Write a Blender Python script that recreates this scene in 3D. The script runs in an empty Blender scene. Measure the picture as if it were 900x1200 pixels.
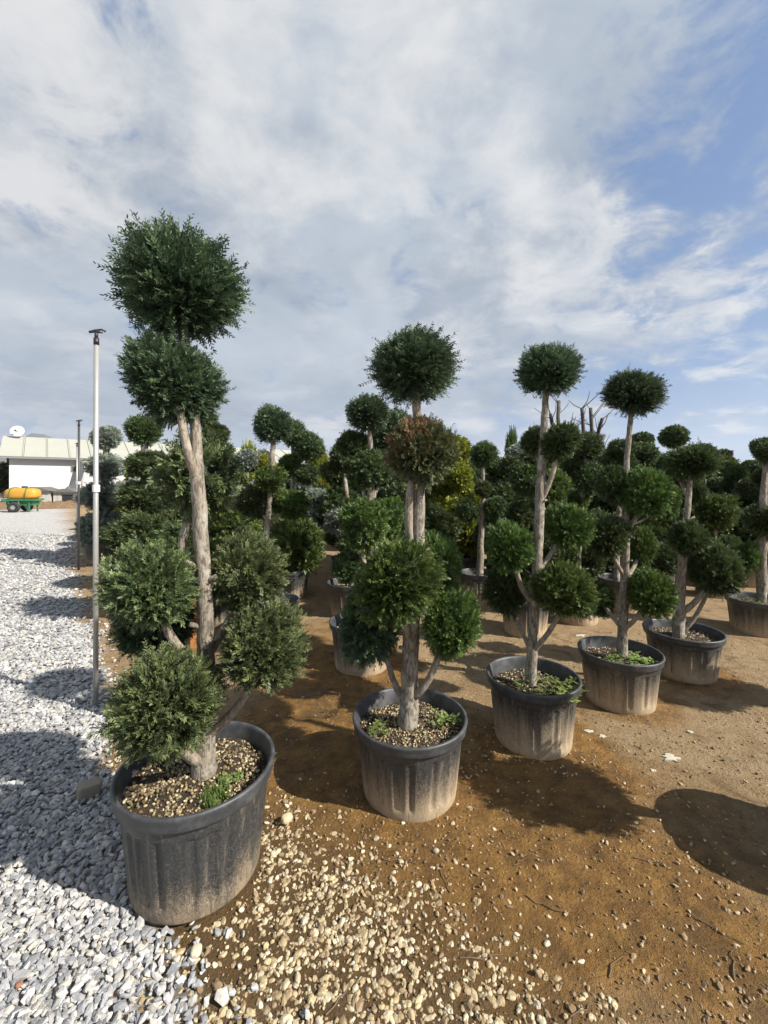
import bpy, math, random
import numpy as np
from mathutils import Vector

R = math.radians
random.seed(7)
rng = np.random.default_rng(7)
scene = bpy.context.scene
col = scene.collection

# ------------------------------------------------------------------ camera
F, CX, HZ, CAMH = 500.0, 450.0, 565.0, 1.6      # focal length (px at 900 wide), axis, horizon row, eye height
cam_d = bpy.data.cameras.new('camera')
cam = bpy.data.objects.new('camera', cam_d); col.objects.link(cam)
cam.location = (0, 0, CAMH); cam.rotation_euler = (R(90), 0, 0)
cam_d.sensor_fit = 'HORIZONTAL'; cam_d.sensor_width = 36; cam_d.lens = 36 * F / 900
cam_d.shift_y = -(600 - HZ) / 900
cam_d.clip_start = 0.05; cam_d.clip_end = 20000
scene.camera = cam

# ------------------------------------------------------------------ light
SUN_DIR = Vector((0.92, -0.39, 0)).normalized()   # horizontal direction towards the sun
SUN_EL = R(37)
sd = bpy.data.lights.new('sun', 'SUN'); sd.energy = 5.0; sd.angle = R(0.5); sd.color = (1.0, 0.93, 0.82)
sun = bpy.data.objects.new('sun', sd); col.objects.link(sun)
to_sun = Vector((SUN_DIR.x * math.cos(SUN_EL), SUN_DIR.y * math.cos(SUN_EL), math.sin(SUN_EL)))
sun.rotation_euler = to_sun.to_track_quat('Z', 'Y').to_euler()
sun.location = (6, -3, 8)

w = bpy.data.worlds.new('World'); scene.world = w; w.use_nodes = True
nt = w.node_tree; nt.nodes.clear()
class G:
    """small helper to wire shader nodes"""
    def __init__(s, tree): s.t = tree
    def n(s, kind, **kw):
        nd = s.t.nodes.new(kind)
        for k, v in kw.items():
            if k == 'inp':
                for kk, vv in v.items():
                    if hasattr(vv, 'is_output'): s.t.links.new(vv, nd.inputs[kk])
                    else: nd.inputs[kk].default_value = vv
            else: setattr(nd, k, v)
        return nd
    def math(s, op, a, b=0.0, clamp=False):
        nd = s.n('ShaderNodeMath', operation=op, use_clamp=clamp)
        for i, v in enumerate((a, b)):
            if hasattr(v, 'is_output'): s.t.links.new(v, nd.inputs[i])
            else: nd.inputs[i].default_value = v
        return nd.outputs[0]
    def noise(s, vec, scale, detail=4, rough=0.55, dist=0.0):
        nd = s.n('ShaderNodeTexNoise', inp={'Scale': scale, 'Detail': detail, 'Roughness': rough, 'Distortion': dist})
        if vec is not None: s.t.links.new(vec, nd.inputs['Vector'])
        return nd.outputs['Fac']
    def ramp(s, fac, a, b):      # smooth step a..b
        nd = s.n('ShaderNodeMapRange', interpolation_type='SMOOTHSTEP', inp={'Value': fac, 'From Min': a, 'From Max': b})
        return nd.outputs[0]
    def mix(s, fac, a, b):
        nd = s.n('ShaderNodeMix', data_type='RGBA')
        for i, v in ((0, fac), (6, a), (7, b)):
            if hasattr(v, 'is_output'): s.t.links.new(v, nd.inputs[i])
            else: nd.inputs[i].default_value = v if i == 0 else (*v, 1) if len(v) == 3 else v
        return nd.outputs[2]

g = G(nt)
sky = g.n('ShaderNodeTexSky', sky_type='NISHITA', sun_disc=False, sun_elevation=SUN_EL,
          sun_rotation=math.atan2(SUN_DIR.x, SUN_DIR.y), altitude=100, air_density=1.0, dust_density=1.2, ozone_density=1.5)
tc = g.n('ShaderNodeTexCoord')
sx = g.n('ShaderNodeSeparateXYZ', inp={0: tc.outputs['Generated']})
zc = g.math('ADD', g.math('MAXIMUM', sx.outputs['Z'], 0.0), 0.22)
cv = g.n('ShaderNodeCombineXYZ', inp={0: g.math('DIVIDE', sx.outputs['X'], zc), 1: g.math('DIVIDE', sx.outputs['Y'], zc), 2: 0.35})
cvec = cv.outputs[0]
n_big = g.noise(cvec, 0.62, 4, 0.5, 0.5)
n_mid = g.noise(cvec, 2.1, 9, 0.60, 0.45)
n_fine = g.noise(cvec, 5.2, 9, 0.66, 0.35)
# cloud cover: broken veil, opening to blue towards the right
open_r = g.ramp(sx.outputs['X'], 0.10, 0.66)
c0 = g.math('ADD', g.math('MULTIPLY', n_mid, 0.55), g.math('MULTIPLY', n_fine, 0.62))
c1 = g.math('ADD', c0, g.math('MULTIPLY', n_big, 0.4))
c2 = g.math('SUBTRACT', c1, g.math('MULTIPLY', open_r, 0.20))
cover = g.ramp(c2, 0.545, 0.745)
lo = g.noise(g.n('ShaderNodeVectorMath', operation='ADD', inp={0: cvec, 1: (3.7, 1.9, 0.0)}).outputs[0], 0.95, 6, 0.52, 0.6)
billow = g.noise(g.n('ShaderNodeVectorMath', operation='ADD', inp={0: cvec, 1: (8.1, 5.3, 0.0)}).outputs[0], 1.7, 8, 0.55, 0.3)
grey = g.ramp(g.math('ADD', g.math('MULTIPLY', lo, 0.75), g.math('MULTIPLY', n_mid, 0.25)), 0.36, 0.64)
ccol = g.mix(grey, (2.05, 2.42, 2.95), (3.6, 4.0, 4.45))
ccol = g.mix(g.math('MULTIPLY', g.ramp(g.math('ADD', g.math('MULTIPLY', billow, 0.7), g.math('MULTIPLY', n_fine, 0.3)), 0.46, 0.64), 0.9), ccol, (5.2, 5.15, 5.1))
skyc = g.mix(0.4, (0.55, 1.35, 3.1), sky.outputs[0])
allc = g.mix(cover, skyc, ccol)
bg = g.n('ShaderNodeBackground', inp={'Color': allc, 'Strength': 0.076})
ow = g.n('ShaderNodeOutputWorld', inp={'Surface': bg.outputs[0]})

scene.view_settings.view_transform = 'Standard'; scene.view_settings.look = 'None'
scene.view_settings.exposure = 1.05; scene.view_settings.gamma = 1.0
scene.view_settings.use_curve_mapping = False

# ------------------------------------------------------------------ helpers
def at(px, py, d):
    """point at depth d that the surveyed photo row/column corresponds to"""
    return Vector(((px - CX) / F * d, d, CAMH - (py - HZ) / F * d))

def tag(o, label=None, cat=None, group=None, kind=None):
    if label: o['label'] = label
    if cat: o['category'] = cat
    if group: o['group'] = group
    if kind: o['kind'] = kind
    return o

def empty(name, loc, rz=0.0):
    o = bpy.data.objects.new(name, None); col.objects.link(o)
    o.empty_display_size = 0.2
    o.location = loc; o.rotation_euler = (0, 0, rz)
    return o

def mesh_np(name, V, faces_list, mats, smooth=False, midx=None, attrs=None, cols=None):
    """faces_list: list of (n,k) int arrays"""
    me = bpy.data.meshes.new(name)
    V = np.asarray(V, dtype=np.float32)
    me.vertices.add(len(V)); me.vertices.foreach_set('co', V.ravel())
    loops = np.concatenate([f.ravel() for f in faces_list]).astype(np.int32)
    tot = np.concatenate([np.full(len(f), f.shape[1], dtype=np.int32) for f in faces_list])
    start = np.concatenate([[0], np.cumsum(tot)[:-1]]).astype(np.int32)
    me.loops.add(len(loops)); me.loops.foreach_set('vertex_index', loops)
    me.polygons.add(len(tot)); me.polygons.foreach_set('loop_start', start); me.polygons.foreach_set('loop_total', tot)
    if midx is not None: me.polygons.foreach_set('material_index', np.asarray(midx, dtype=np.int32))
    sm = np.full(len(tot), bool(smooth)) if not isinstance(smooth, np.ndarray) else smooth
    me.polygons.foreach_set('use_smooth', sm)
    for m in mats: me.materials.append(m)
    if attrs:
        for k, a in attrs.items():
            at_ = me.attributes.new(k, 'FLOAT', 'POINT'); at_.data.foreach_set('value', np.asarray(a, dtype=np.float32))
    if cols is not None:
        at_ = me.attributes.new('stone_colour', 'FLOAT_COLOR', 'POINT')
        at_.data.foreach_set('color', np.hstack([cols, np.ones((len(cols), 1))]).astype(np.float32).ravel())
    me.update(calc_edges=True); me.validate()
    return me

def obj(name, me, parent=None, loc=(0, 0, 0), rot=(0, 0, 0), scale=(1, 1, 1)):
    o = bpy.data.objects.new(name, me); col.objects.link(o)
    o.parent = parent; o.location = loc; o.rotation_euler = rot; o.scale = scale
    return o

def setmat(o, *mats):
    for i, m in enumerate(mats):
        if m is None: continue
        o.material_slots[i].link = 'OBJECT'; o.material_slots[i].material = m

class MB:
    """collects boxes and tubes into one mesh"""
    def __init__(s): s.v = []; s.f = []; s.n = 0
    def add(s, V, Fs):
        s.v.append(np.asarray(V, dtype=float)); s.f += [tuple(int(i) + s.n for i in f) for f in Fs]; s.n += len(V)
    def box(s, c, size, rz=0.0, top=1.0, axes=None):
        x, y, z = [q / 2 for q in size]
        P = np.array([[-x, -y, -z], [x, -y, -z], [x, y, -z], [-x, y, -z], [-x * top, -y * top, z], [x * top, -y * top, z], [x * top, y * top, z], [-x * top, y * top, z]])
        if axes is not None: P = P @ np.array(axes)
        ca, sa = math.cos(rz), math.sin(rz)
        P = np.c_[P[:, 0] * ca - P[:, 1] * sa, P[:, 0] * sa + P[:, 1] * ca, P[:, 2]] + np.array(c)
        s.add(P, [(3, 2, 1, 0), (4, 5, 6, 7), (0, 1, 5, 4), (1, 2, 6, 5), (2, 3, 7, 6), (3, 0, 4, 7)])
    def tube(s, pts, rad, n=8, jit=0.0, cap=True, sm=0):
        V, Fs = sweep(pts, rad, n, jit, cap); s.add(V, Fs)
    def mesh(s, name, mat, smooth=False):
        me = bpy.data.meshes.new(name); me.from_pydata(np.vstack(s.v).tolist(), [], s.f)
        me.materials.append(mat)
        if smooth: me.polygons.foreach_set('use_smooth', [True] * len(me.polygons))
        me.update(); return me
    def build(s, name, mat, parent=None, loc=(0, 0, 0), smooth=False, rot=(0, 0, 0)):
        return obj(name, s.mesh(name, mat, smooth), parent, loc, rot)

def catmull(P, k):
    P = [np.asarray(p, float) for p in P]
    if len(P) < 3 or k <= 1: return np.array(P)
    Q = [2 * P[0] - P[1]] + P + [2 * P[-1] - P[-2]]
    out = []
    for i in range(1, len(Q) - 2):
        for j in range(k):
            t = j / k
            out.append(0.5 * ((2 * Q[i]) + (-Q[i - 1] + Q[i + 1]) * t + (2 * Q[i - 1] - 5 * Q[i] + 4 * Q[i + 1] - Q[i + 2]) * t * t + (-Q[i - 1] + 3 * Q[i] - 3 * Q[i + 1] + Q[i + 2]) * t ** 3))
    out.append(P[-1]); return np.array(out)

def sweep(pts, rad, n=8, jit=0.0, cap=True):
    pts = np.asarray(pts, float); m = len(pts)
    rad = np.full(m, rad) if np.isscalar(rad) else np.asarray(rad, float)
    T = np.gradient(pts, axis=0); T /= np.linalg.norm(T, axis=1)[:, None] + 1e-9
    ref = np.array([0, 1, 0]) if abs(T[0][1]) < 0.9 else np.array([1, 0, 0])
    V = []
    u = np.cross(T[0], ref); u /= np.linalg.norm(u)
    for i in range(m):
        u = u - T[i] * np.dot(u, T[i]); u /= np.linalg.norm(u) + 1e-9
        v = np.cross(T[i], u)
        a = np.linspace(0, 2 * math.pi, n, endpoint=False)
        r = rad[i] * (1 + jit * rng.normal(size=n) * 0.6)
        V.append(pts[i] + np.outer(np.cos(a) * r, u) + np.outer(np.sin(a) * r, v))
    V = np.vstack(V); Fs = []
    for i in range(m - 1):
        for j in range(n):
            k = (j + 1) % n
            Fs.append((i * n + j, i * n + k, (i + 1) * n + k, (i + 1) * n + j))
    if cap:
        Fs.append(tuple(range(n - 1, -1, -1))); Fs.append(tuple(range((m - 1) * n, m * n)))
    return V, Fs

_tab = np.random.default_rng(3).random((256, 256))
def vnoise(x, y, s):
    x = np.asarray(x, float) * s + 100.3; y = np.asarray(y, float) * s + 57.7
    xi = np.floor(x).astype(int); yi = np.floor(y).astype(int); fx = x - xi; fy = y - yi
    fx = fx * fx * (3 - 2 * fx); fy = fy * fy * (3 - 2 * fy)
    a = _tab[xi % 256, yi % 256]; b = _tab[(xi + 1) % 256, yi % 256]; c = _tab[xi % 256, (yi + 1) % 256]; d = _tab[(xi + 1) % 256, (yi + 1) % 256]
    return (a * (1 - fx) + b * fx) * (1 - fy) + (c * (1 - fx) + d * fx) * fy

# ------------------------------------------------------------------ materials
def new_mat(name):
    m = bpy.data.materials.new(name); m.use_nodes = True
    t = m.node_tree; t.nodes.clear(); gg = G(t)
    return m, gg
def finish(gg, bsdf):
    gg.n('ShaderNodeOutputMaterial', inp={'Surface': bsdf.outputs[0]})
def bump(gg, h, strength, dist):
    return gg.n('ShaderNodeBump', inp={'Height': h, 'Strength': strength, 'Distance': dist}).outputs[0]

def simple(name, c, rough=0.6, metal=0.0, var=0.12, scale=6.0, bmp=0.0):
    m, gg = new_mat(name)
    tcn = gg.n('ShaderNodeTexCoord').outputs['Object']
    nf = gg.noise(tcn, scale, 6, 0.6)
    cc = gg.mix(nf, tuple(q * (1 - var) for q in c), tuple(min(1, q * (1 + var)) for q in c))
    b = gg.n('ShaderNodeBsdfPrincipled', inp={'Base Color': cc, 'Roughness': rough, 'Metallic': metal})
    if bmp: gg.t.links.new(bump(gg, gg.noise(tcn, scale * 6, 5), bmp, 0.01), b.inputs['Normal'])
    finish(gg, b); return m

def leaf_mat(name, c_dark, c_mid, c_tip, trans=0.16, brown=None, rough=0.5):
    m, gg = new_mat(name)
    tint = gg.n('ShaderNodeAttribute', attribute_name='tint').outputs['Fac']
    tip = gg.n('ShaderNodeAttribute', attribute_name='tip').outputs['Fac']
    oi = gg.n('ShaderNodeObjectInfo').outputs['Random']
    c = gg.mix(tint, c_dark, c_mid)
    c = gg.mix(gg.math('MULTIPLY', gg.math('MULTIPLY', tip, tip), gg.math('ADD', gg.math('MULTIPLY', tint, 0.7), 0.1)), c, c_tip)
    hs = gg.n('ShaderNodeHueSaturation', inp={'Hue': gg.math('ADD', 0.485, gg.math('MULTIPLY', oi, 0.03)), 'Saturation': 1.0,
              'Value': gg.math('ADD', 0.85, gg.math('MULTIPLY', oi, 0.35)), 'Color': c}).outputs[0]
    tco = gg.n('ShaderNodeTexCoord').outputs['Object']
    pat = gg.noise(tco, 2.3, 3, 0.6)
    hs = gg.n('ShaderNodeHueSaturation', inp={'Hue': gg.math('ADD', 0.515, gg.math('MULTIPLY', pat, -0.03)), 'Saturation': 1.0, 'Value': gg.math('ADD', 0.55, gg.math('MULTIPLY', gg.ramp(pat, 0.3, 0.7), 0.75)), 'Color': hs}).outputs[0]
    if brown:
        tcn = gg.n('ShaderNodeTexCoord').outputs['Object']
        sp = gg.n('ShaderNodeSeparateXYZ', inp={0: tcn})
        k = gg.math('ADD', gg.noise(tcn, 2.2, 4), gg.math('SUBTRACT', gg.math('MULTIPLY', sp.outputs['Z'], 0.20), gg.math('MULTIPLY', sp.outputs['X'], 0.16)))
        k = gg.math('MULTIPLY', gg.ramp(k, 0.46, 0.80), gg.ramp(tint, 0.15, 0.65))
        hs = gg.mix(k, hs, brown)
    b = gg.n('ShaderNodeBsdfPrincipled', inp={'Base Color': hs, 'Roughness': rough, 'Specular IOR Level': 0.4})
    tr = gg.n('ShaderNodeBsdfTranslucent', inp={'Color': hs})
    mx = gg.n('ShaderNodeMixShader', inp={0: trans, 1: b.outputs[0], 2: tr.outputs[0]})
    finish(gg, mx); return m

M = {}
M['cypress'] = leaf_mat('cypress_leaf', (0.038, 0.062, 0.028), (0.108, 0.150, 0.054), (0.300, 0.335, 0.140), 0.22)
M['cypress_deep'] = leaf_mat('deep_cypress_leaf', (0.032, 0.062, 0.038), (0.072, 0.118, 0.056), (0.165, 0.215, 0.098), 0.22)
M['green'] = leaf_mat('thuja_leaf', (0.030, 0.058, 0.016), (0.085, 0.142, 0.030), (0.215, 0.285, 0.062), 0.24)
M['dark'] = leaf_mat('dark_yew_leaf', (0.028, 0.050, 0.021), (0.072, 0.112, 0.036), (0.175, 0.215, 0.070), 0.24)
M['grey'] = leaf_mat('grey_juniper_leaf', (0.135, 0.170, 0.140), (0.235, 0.275, 0.225), (0.345, 0.375, 0.300), 0.15)
M['gold'] = leaf_mat('golden_thuja_leaf', (0.110, 0.150, 0.018), (0.255, 0.285, 0.030), (0.450, 0.430, 0.045), 0.28)
M['brown'] = leaf_mat('browned_cypress_leaf', (0.034, 0.050, 0.020), (0.100, 0.115, 0.045), (0.20, 0.20, 0.09), 0.18, (0.19, 0.105, 0.055))
M['core'] = simple('inner_shade', (0.016, 0.024, 0.012), 0.9, 0, 0.3)  # solid ball cores, painted dark as the shade in the spray gaps
M['core_grey'] = simple('inner_grey_shade', (0.05, 0.065, 0.055), 0.9, 0, 0.3)
M['core_gold'] = simple('inner_gold_shade', (0.045, 0.055, 0.012), 0.9, 0, 0.3)
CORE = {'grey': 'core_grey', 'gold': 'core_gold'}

def bark_mat(name, a, b_, c_):
    m, gg = new_mat(name)
    tcn = gg.n('ShaderNodeTexCoord').outputs['Object']
    mp = gg.n('ShaderNodeMapping', inp={'Vector': tcn, 'Scale': (1, 1, 0.3)}).outputs[0]
    n1 = gg.noise(mp, 75, 6, 0.65, 0.6); n2 = gg.noise(tcn, 14, 5, 0.6); n3 = gg.noise(mp, 160, 4, 0.6)
    c = gg.mix(gg.ramp(n1, 0.36, 0.62), a, b_)
    c = gg.mix(gg.math('MULTIPLY', gg.ramp(n2, 0.5, 0.66), 0.75), c, c_)
    h = gg.math('ADD', gg.math('MULTIPLY', n1, 1.0), gg.math('MULTIPLY', n3, 0.5))
    b = gg.n('ShaderNodeBsdfPrincipled', inp={'Base Color': c, 'Roughness': 0.85, 'Normal': bump(gg, h, 0.9, 0.007)})
    finish(gg, b); return m
M['bark'] = bark_mat('grey_bark', (0.085, 0.068, 0.050), (0.265, 0.232, 0.185), (0.36, 0.345, 0.30))
M['bark_smooth'] = bark_mat('young_bark', (0.15, 0.115, 0.085), (0.29, 0.245, 0.195), (0.35, 0.325, 0.28))

def pot_mat():
    m, gg = new_mat('black_plastic_with_mud')
    tcn = gg.n('ShaderNodeTexCoord').outputs['Object']
    z = gg.n('ShaderNodeSeparateXYZ', inp={0: tcn}).outputs['Z']
    mud = gg.n('ShaderNodeAttribute', attribute_type='OBJECT', attribute_name='mud').outputs['Fac']
    oi = gg.n('ShaderNodeObjectInfo').outputs['Random']
    off = gg.n('ShaderNodeCombineXYZ', inp={0: gg.math('MULTIPLY', oi, 20.0), 1: 0.0, 2: 0.0}).outputs[0]
    vv = gg.n('ShaderNodeVectorMath', operation='ADD', inp={0: tcn, 1: off}).outputs[0]
    mp = gg.n('ShaderNodeMapping', inp={'Vector': vv, 'Scale': (1, 1, 0.3)}).outputs[0]
    n1 = gg.noise(mp, 2.4, 5, 0.6); n2 = gg.noise(vv, 26, 4, 0.7); n3 = gg.noise(vv, 90, 2, 0.6)
    e = gg.math('ADD', gg.math('SUBTRACT', mud, z), gg.math('MULTIPLY', gg.math('SUBTRACT', n1, 0.5), 0.8))
    k = gg.math('ADD', e, gg.math('ADD', gg.math('MULTIPLY', gg.math('SUBTRACT', n3, 0.5), 0.7), gg.math('MULTIPLY', gg.math('SUBTRACT', n2, 0.5), 0.35)))
    k = gg.ramp(k, -0.36, 0.42)
    black = gg.mix(gg.ramp(n2, 0.35, 0.8), (0.020, 0.022, 0.025), (0.050, 0.052, 0.056))
    tan = gg.mix(n2, (0.27, 0.20, 0.125), (0.44, 0.35, 0.235))
    dust = gg.mix(gg.ramp(n3, 0.5, 0.78), black, (0.115, 0.105, 0.09))
    c = gg.mix(k, dust, tan)
    drip = gg.noise(gg.n('ShaderNodeMapping', inp={'Vector': vv, 'Scale': (1, 1, 0.06)}).outputs[0], 16, 4, 0.6)
    c = gg.mix(gg.math('MULTIPLY', gg.ramp(drip, 0.56, 0.70), 0.4), c, (0.22, 0.185, 0.135))
    c = gg.mix(gg.math('MULTIPLY', gg.ramp(drip, 0.44, 0.32), 0.5), c, (0.022, 0.022, 0.023))
    scuff = gg.noise(gg.n('ShaderNodeMapping', inp={'Vector': vv, 'Rotation': (0.4, 0.3, 0.2), 'Scale': (1, 1, 7)}).outputs[0], 9, 6, 0.7)
    c = gg.mix(gg.math('MULTIPLY', gg.ramp(scuff, 0.62, 0.72), 0.5), c, (0.20, 0.19, 0.17))
    rg = gg.math('ADD', 0.42, gg.math('MULTIPLY', k, 0.45))
    b = gg.n('ShaderNodeBsdfPrincipled', inp={'Base Color': c, 'Roughness': rg, 'Normal': bump(gg, gg.math('ADD', n2, n3), 0.12, 0.01)})
    finish(gg, b); return m
M['pot'] = pot_mat()
def rim_mat():
    m, gg = new_mat('black_plastic_rim')
    tcn = gg.n('ShaderNodeTexCoord').outputs['Object']
    n2 = gg.noise(tcn, 5, 6, 0.65); n3 = gg.noise(tcn, 60, 3, 0.6)
    c = gg.mix(gg.ramp(n2, 0.4, 0.75), (0.034, 0.037, 0.042), (0.078, 0.082, 0.088))
    c = gg.mix(gg.math('MULTIPLY', gg.ramp(n3, 0.56, 0.8), 0.5), c, (0.16, 0.145, 0.12))
    b = gg.n('ShaderNodeBsdfPrincipled', inp={'Base Color': c, 'Roughness': gg.math('ADD', 0.36, gg.math('MULTIPLY', n2, 0.3)), 'Normal': bump(gg, n3, 0.08, 0.01)})
    finish(gg, b); return m
M['rim'] = rim_mat()

def soil_mat(name, a, b_):
    m, gg = new_mat(name)
    tcn = gg.n('ShaderNodeTexCoord').outputs['Object']
    n1 = gg.noise(tcn, 6, 6, 0.7); n2 = gg.noise(tcn, 45, 5, 0.7)
    c = gg.mix(gg.ramp(gg.math('ADD', gg.math('MULTIPLY', n1, 0.5), gg.math('MULTIPLY', n2, 0.5)), 0.35, 0.65), a, b_)
    b = gg.n('ShaderNodeBsdfPrincipled', inp={'Base Color': c, 'Roughness': 0.95, 'Normal': bump(gg, n2, 1.0, 0.03)})
    finish(gg, b); return m
M['soil'] = soil_mat('potting_soil', (0.022, 0.014, 0.008), (0.10, 0.068, 0.036))
M['bank'] = soil_mat('bank_soil', (0.10, 0.06, 0.03), (0.24, 0.16, 0.09))

def stone_mat(name, rough, bscale):
    m, gg = new_mat(name)
    c = gg.n('ShaderNodeAttribute', attribute_name='stone_colour').outputs['Color']
    tcn = gg.n('ShaderNodeTexCoord').outputs['Object']
    n1 = gg.noise(tcn, bscale, 4, 0.6)
    cc = gg.mix(gg.math('MULTIPLY', gg.ramp(n1, 0.35, 0.75), 0.35), c, (0.12, 0.105, 0.09))
    b = gg.n('ShaderNodeBsdfPrincipled', inp={'Base Color': cc, 'Roughness': rough, 'Normal': bump(gg, n1, 0.35, 0.003)})
    finish(gg, b); return m
M['stone'] = stone_mat('crushed_stone', 0.75, 110)
M['pebble'] = stone_mat('cream_pebble', 0.6, 90)

def ground_mat():
    m, gg = new_mat('yard_ground')
    tcn = gg.n('ShaderNodeNewGeometry').outputs['Position']
    gv = gg.n('ShaderNodeAttribute', attribute_name='gravel').outputs['Fac']
    wet = gg.n('ShaderNodeAttribute', attribute_name='wet').outputs['Fac']
    pud = gg.n('ShaderNodeAttribute', attribute_name='puddle').outputs['Fac']
    litter = gg.n('ShaderNodeAttribute', attribute_name='litter').outputs['Fac']
    n1 = gg.noise(tcn, 1.3, 8, 0.62, 0.4); n2 = gg.noise(tcn, 9, 8, 0.7); n3 = gg.noise(tcn, 70, 5, 0.7); n4 = gg.noise(tcn, 260, 3, 0.7)
    dry = gg.mix(gg.ramp(n2, 0.3, 0.7), (0.300, 0.205, 0.105), (0.400, 0.295, 0.175))
    damp = gg.mix(gg.ramp(n2, 0.3, 0.7), (0.130, 0.066, 0.015), (0.340, 0.185, 0.050))
    k = gg.ramp(gg.math('ADD', gg.math('MULTIPLY', gg.math('SUBTRACT', n1, 0.5), 1.3), wet), 0.2, 0.75)
    c = gg.mix(k, dry, damp)
    c = gg.mix(gg.math('MULTIPLY', gg.ramp(n3, 0.50, 0.72), 0.6), c, (0.095, 0.060, 0.028))
    c = gg.mix(gg.math('MULTIPLY', gg.ramp(gg.noise(tcn, 3.1, 9, 0.7, 0.8), 0.50, 0.66), 0.6), c, (0.105, 0.062, 0.026))
    c = gg.mix(gg.math('MULTIPLY', gg.ramp(n4, 0.58, 0.76), 0.45), c, (0.33, 0.25, 0.155))
    c = gg.mix(gg.math('MULTIPLY', litter, gg.ramp(n3, 0.4, 0.6)), c, (0.26, 0.17, 0.085))
    peb = gg.n('ShaderNodeAttribute', attribute_name='pebbly').outputs['Fac']
    c = gg.mix(gg.math('MULTIPLY', peb, gg.math('ADD', 0.5, gg.math('MULTIPLY', gg.ramp(n2, 0.35, 0.65), 0.4))), c, (0.085, 0.058, 0.030))
    # far crushed stone, too small to pick apart
    vo = gg.n('ShaderNodeTexVoronoi', feature='F1', inp={'Vector': tcn, 'Scale': 30.0, 'Randomness': 1.0})
    vs = gg.n('ShaderNodeSeparateColor', inp={0: vo.outputs['Color']}).outputs[0]
    gcol = gg.mix(vs, (0.40, 0.40, 0.405), (0.64, 0.63, 0.61))
    gcol = gg.mix(gg.math('MULTIPLY', gg.ramp(vo.outputs['Distance'], 0.6, 1.0), 0.6), gcol, (0.12, 0.115, 0.11))
    gcol = gg.mix(gg.math('MULTIPLY', gg.ramp(n1, 0.5, 0.8), 0.2), gcol, (0.30, 0.26, 0.20))
    c = gg.mix(gv, c, gcol)
    c = gg.mix(gg.math('MULTIPLY', pud, 0.75), c, (0.035, 0.024, 0.012))
    rg = gg.math('SUBTRACT', 0.95, gg.math('MULTIPLY', k, 0.42), True)
    rg = gg.math('MAXIMUM', gg.math('SUBTRACT', rg, gg.math('MULTIPLY', pud, 0.9)), 0.04)
    h = gg.math('ADD', gg.math('MULTIPLY', n2, 0.5), gg.math('MULTIPLY', n3, 0.5))
    h = gg.math('ADD', h, gg.math('MULTIPLY', n4, 0.16))
    h = gg.math('ADD', h, gg.math('MULTIPLY', gg.math('MULTIPLY', vs, gv), 0.8))
    h = gg.math('MULTIPLY', h, gg.math('SUBTRACT', 1.0, pud))
    b = gg.n('ShaderNodeBsdfPrincipled', inp={'Base Color': c, 'Roughness': rg, 'Specular IOR Level': 0.35, 'Normal': bump(gg, h, 1.0, 0.06)})
    finish(gg, b); return m
M['ground'] = ground_mat()

# ------------------------------------------------------------------ ground
EDGE = np.array([(0.9, -2.0), (0.2, 0.0), (-0.53, 1.22), (-0.78, 1.60), (-1.55, 2.45), (-2.02, 3.02), (-3.0, 4.4), (-4.3, 6.0), (-6.1, 8.3), (-8.9, 12.2), (-14.2, 19.0), (-19.0, 25.5), (-22.5, 29.5), (-60.0, 75.0)])
def gravel_dist(x, y):
    """signed distance-like value, >0 on the crushed stone yard (left of the edge line)"""
    ex = np.interp(y, EDGE[:, 1], EDGE[:, 0])
    wob = (vnoise(x, y, 2.1) - 0.5) * 0.22 + (vnoise(x, y, 7) - 0.5) * 0.10
    return (ex - x) * 0.8 + wob
PUDDLES = [(370, 836, 0.17, 0.10), (352, 812, 0.22, 0.05), (395, 762, 0.16, 0.08), (505, 890, .07, .04)]
def hgt(x, y):
    x = np.asarray(x, float); y = np.asarray(y, float)
    near = np.exp(-((x) ** 2 + (y - 3) ** 2) / 120.0)
    h = ((vnoise(x, y, 0.6) - 0.5) * 0.03 + (vnoise(x, y, 2.3) - 0.5) * 0.016 + (vnoise(x, y, 8) - 0.5) * 0.009 + (vnoise(x, y, 23) - 0.5) * 0.010 + (vnoise(x, y, 51) - 0.5) * 0.007) * near
    return h
def puddle_mask(x, y):
    m = np.zeros_like(np.asarray(x, float))
    for px, py, a, b in PUDDLES:
        d = F * CAMH / (py - HZ); X = (px - CX) / F * d
        q = ((x - X) / a) ** 2 + ((y - d) / b) ** 2 + (vnoise(x, y, 9) - 0.5) * 1.4
        m = np.maximum(m, np.clip((1.05 - q) / 0.5, 0, 1))
    return m
def wet_mask(x, y):
    # damp ground round the pots where the sprinklers drain
    a = np.exp(-((x - 0.35) ** 2 / 1.6 + (y - 2.0) ** 2 / 0.9)) * 0.55
    b = np.exp(-((x + 0.45) ** 2 / 0.5 + (y - 3.3) ** 2 / 2.5)) * 0.6
    c = np.exp(-((x - 0.9) ** 2 / 0.6 + (y - 1.5) ** 2 / 0.2)) * 0.3
    e = np.zeros_like(np.asarray(x, float))
    for X, Y, r in ((-0.774, 1.775, .31), (0.134, 2.24, .30), (0.936, 2.69, .285), (1.744, 3.16, .285), (2.53, 3.61, .295), (-0.19, 3.72, .28)):
        e = np.maximum(e, np.exp(-(np.maximum(np.hypot(x - X - 0.05, y - Y + 0.03) - r * 0.8, 0) / 0.16) ** 2))
    return np.clip(a + b + c + e * 0.5 + 0.2, 0, 1)
def pebble_density(x, y, gdv):
    # dense in the strip in front of the first two pots, thinning to the right
    side = (x - 0.10) * 0.75 + (y - 1.42) * 0.9
    d = np.clip(0.72 - side * 1.7, 0.0, 0.8) * np.clip((0.35 - (y - 1.75 + 0.35 * x)) / 0.4, 0.0, 1)
    return np.maximum(d, np.where((x < -0.2) & (gdv > -0.45) & (y < 2.3), 0.30, 0))
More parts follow.
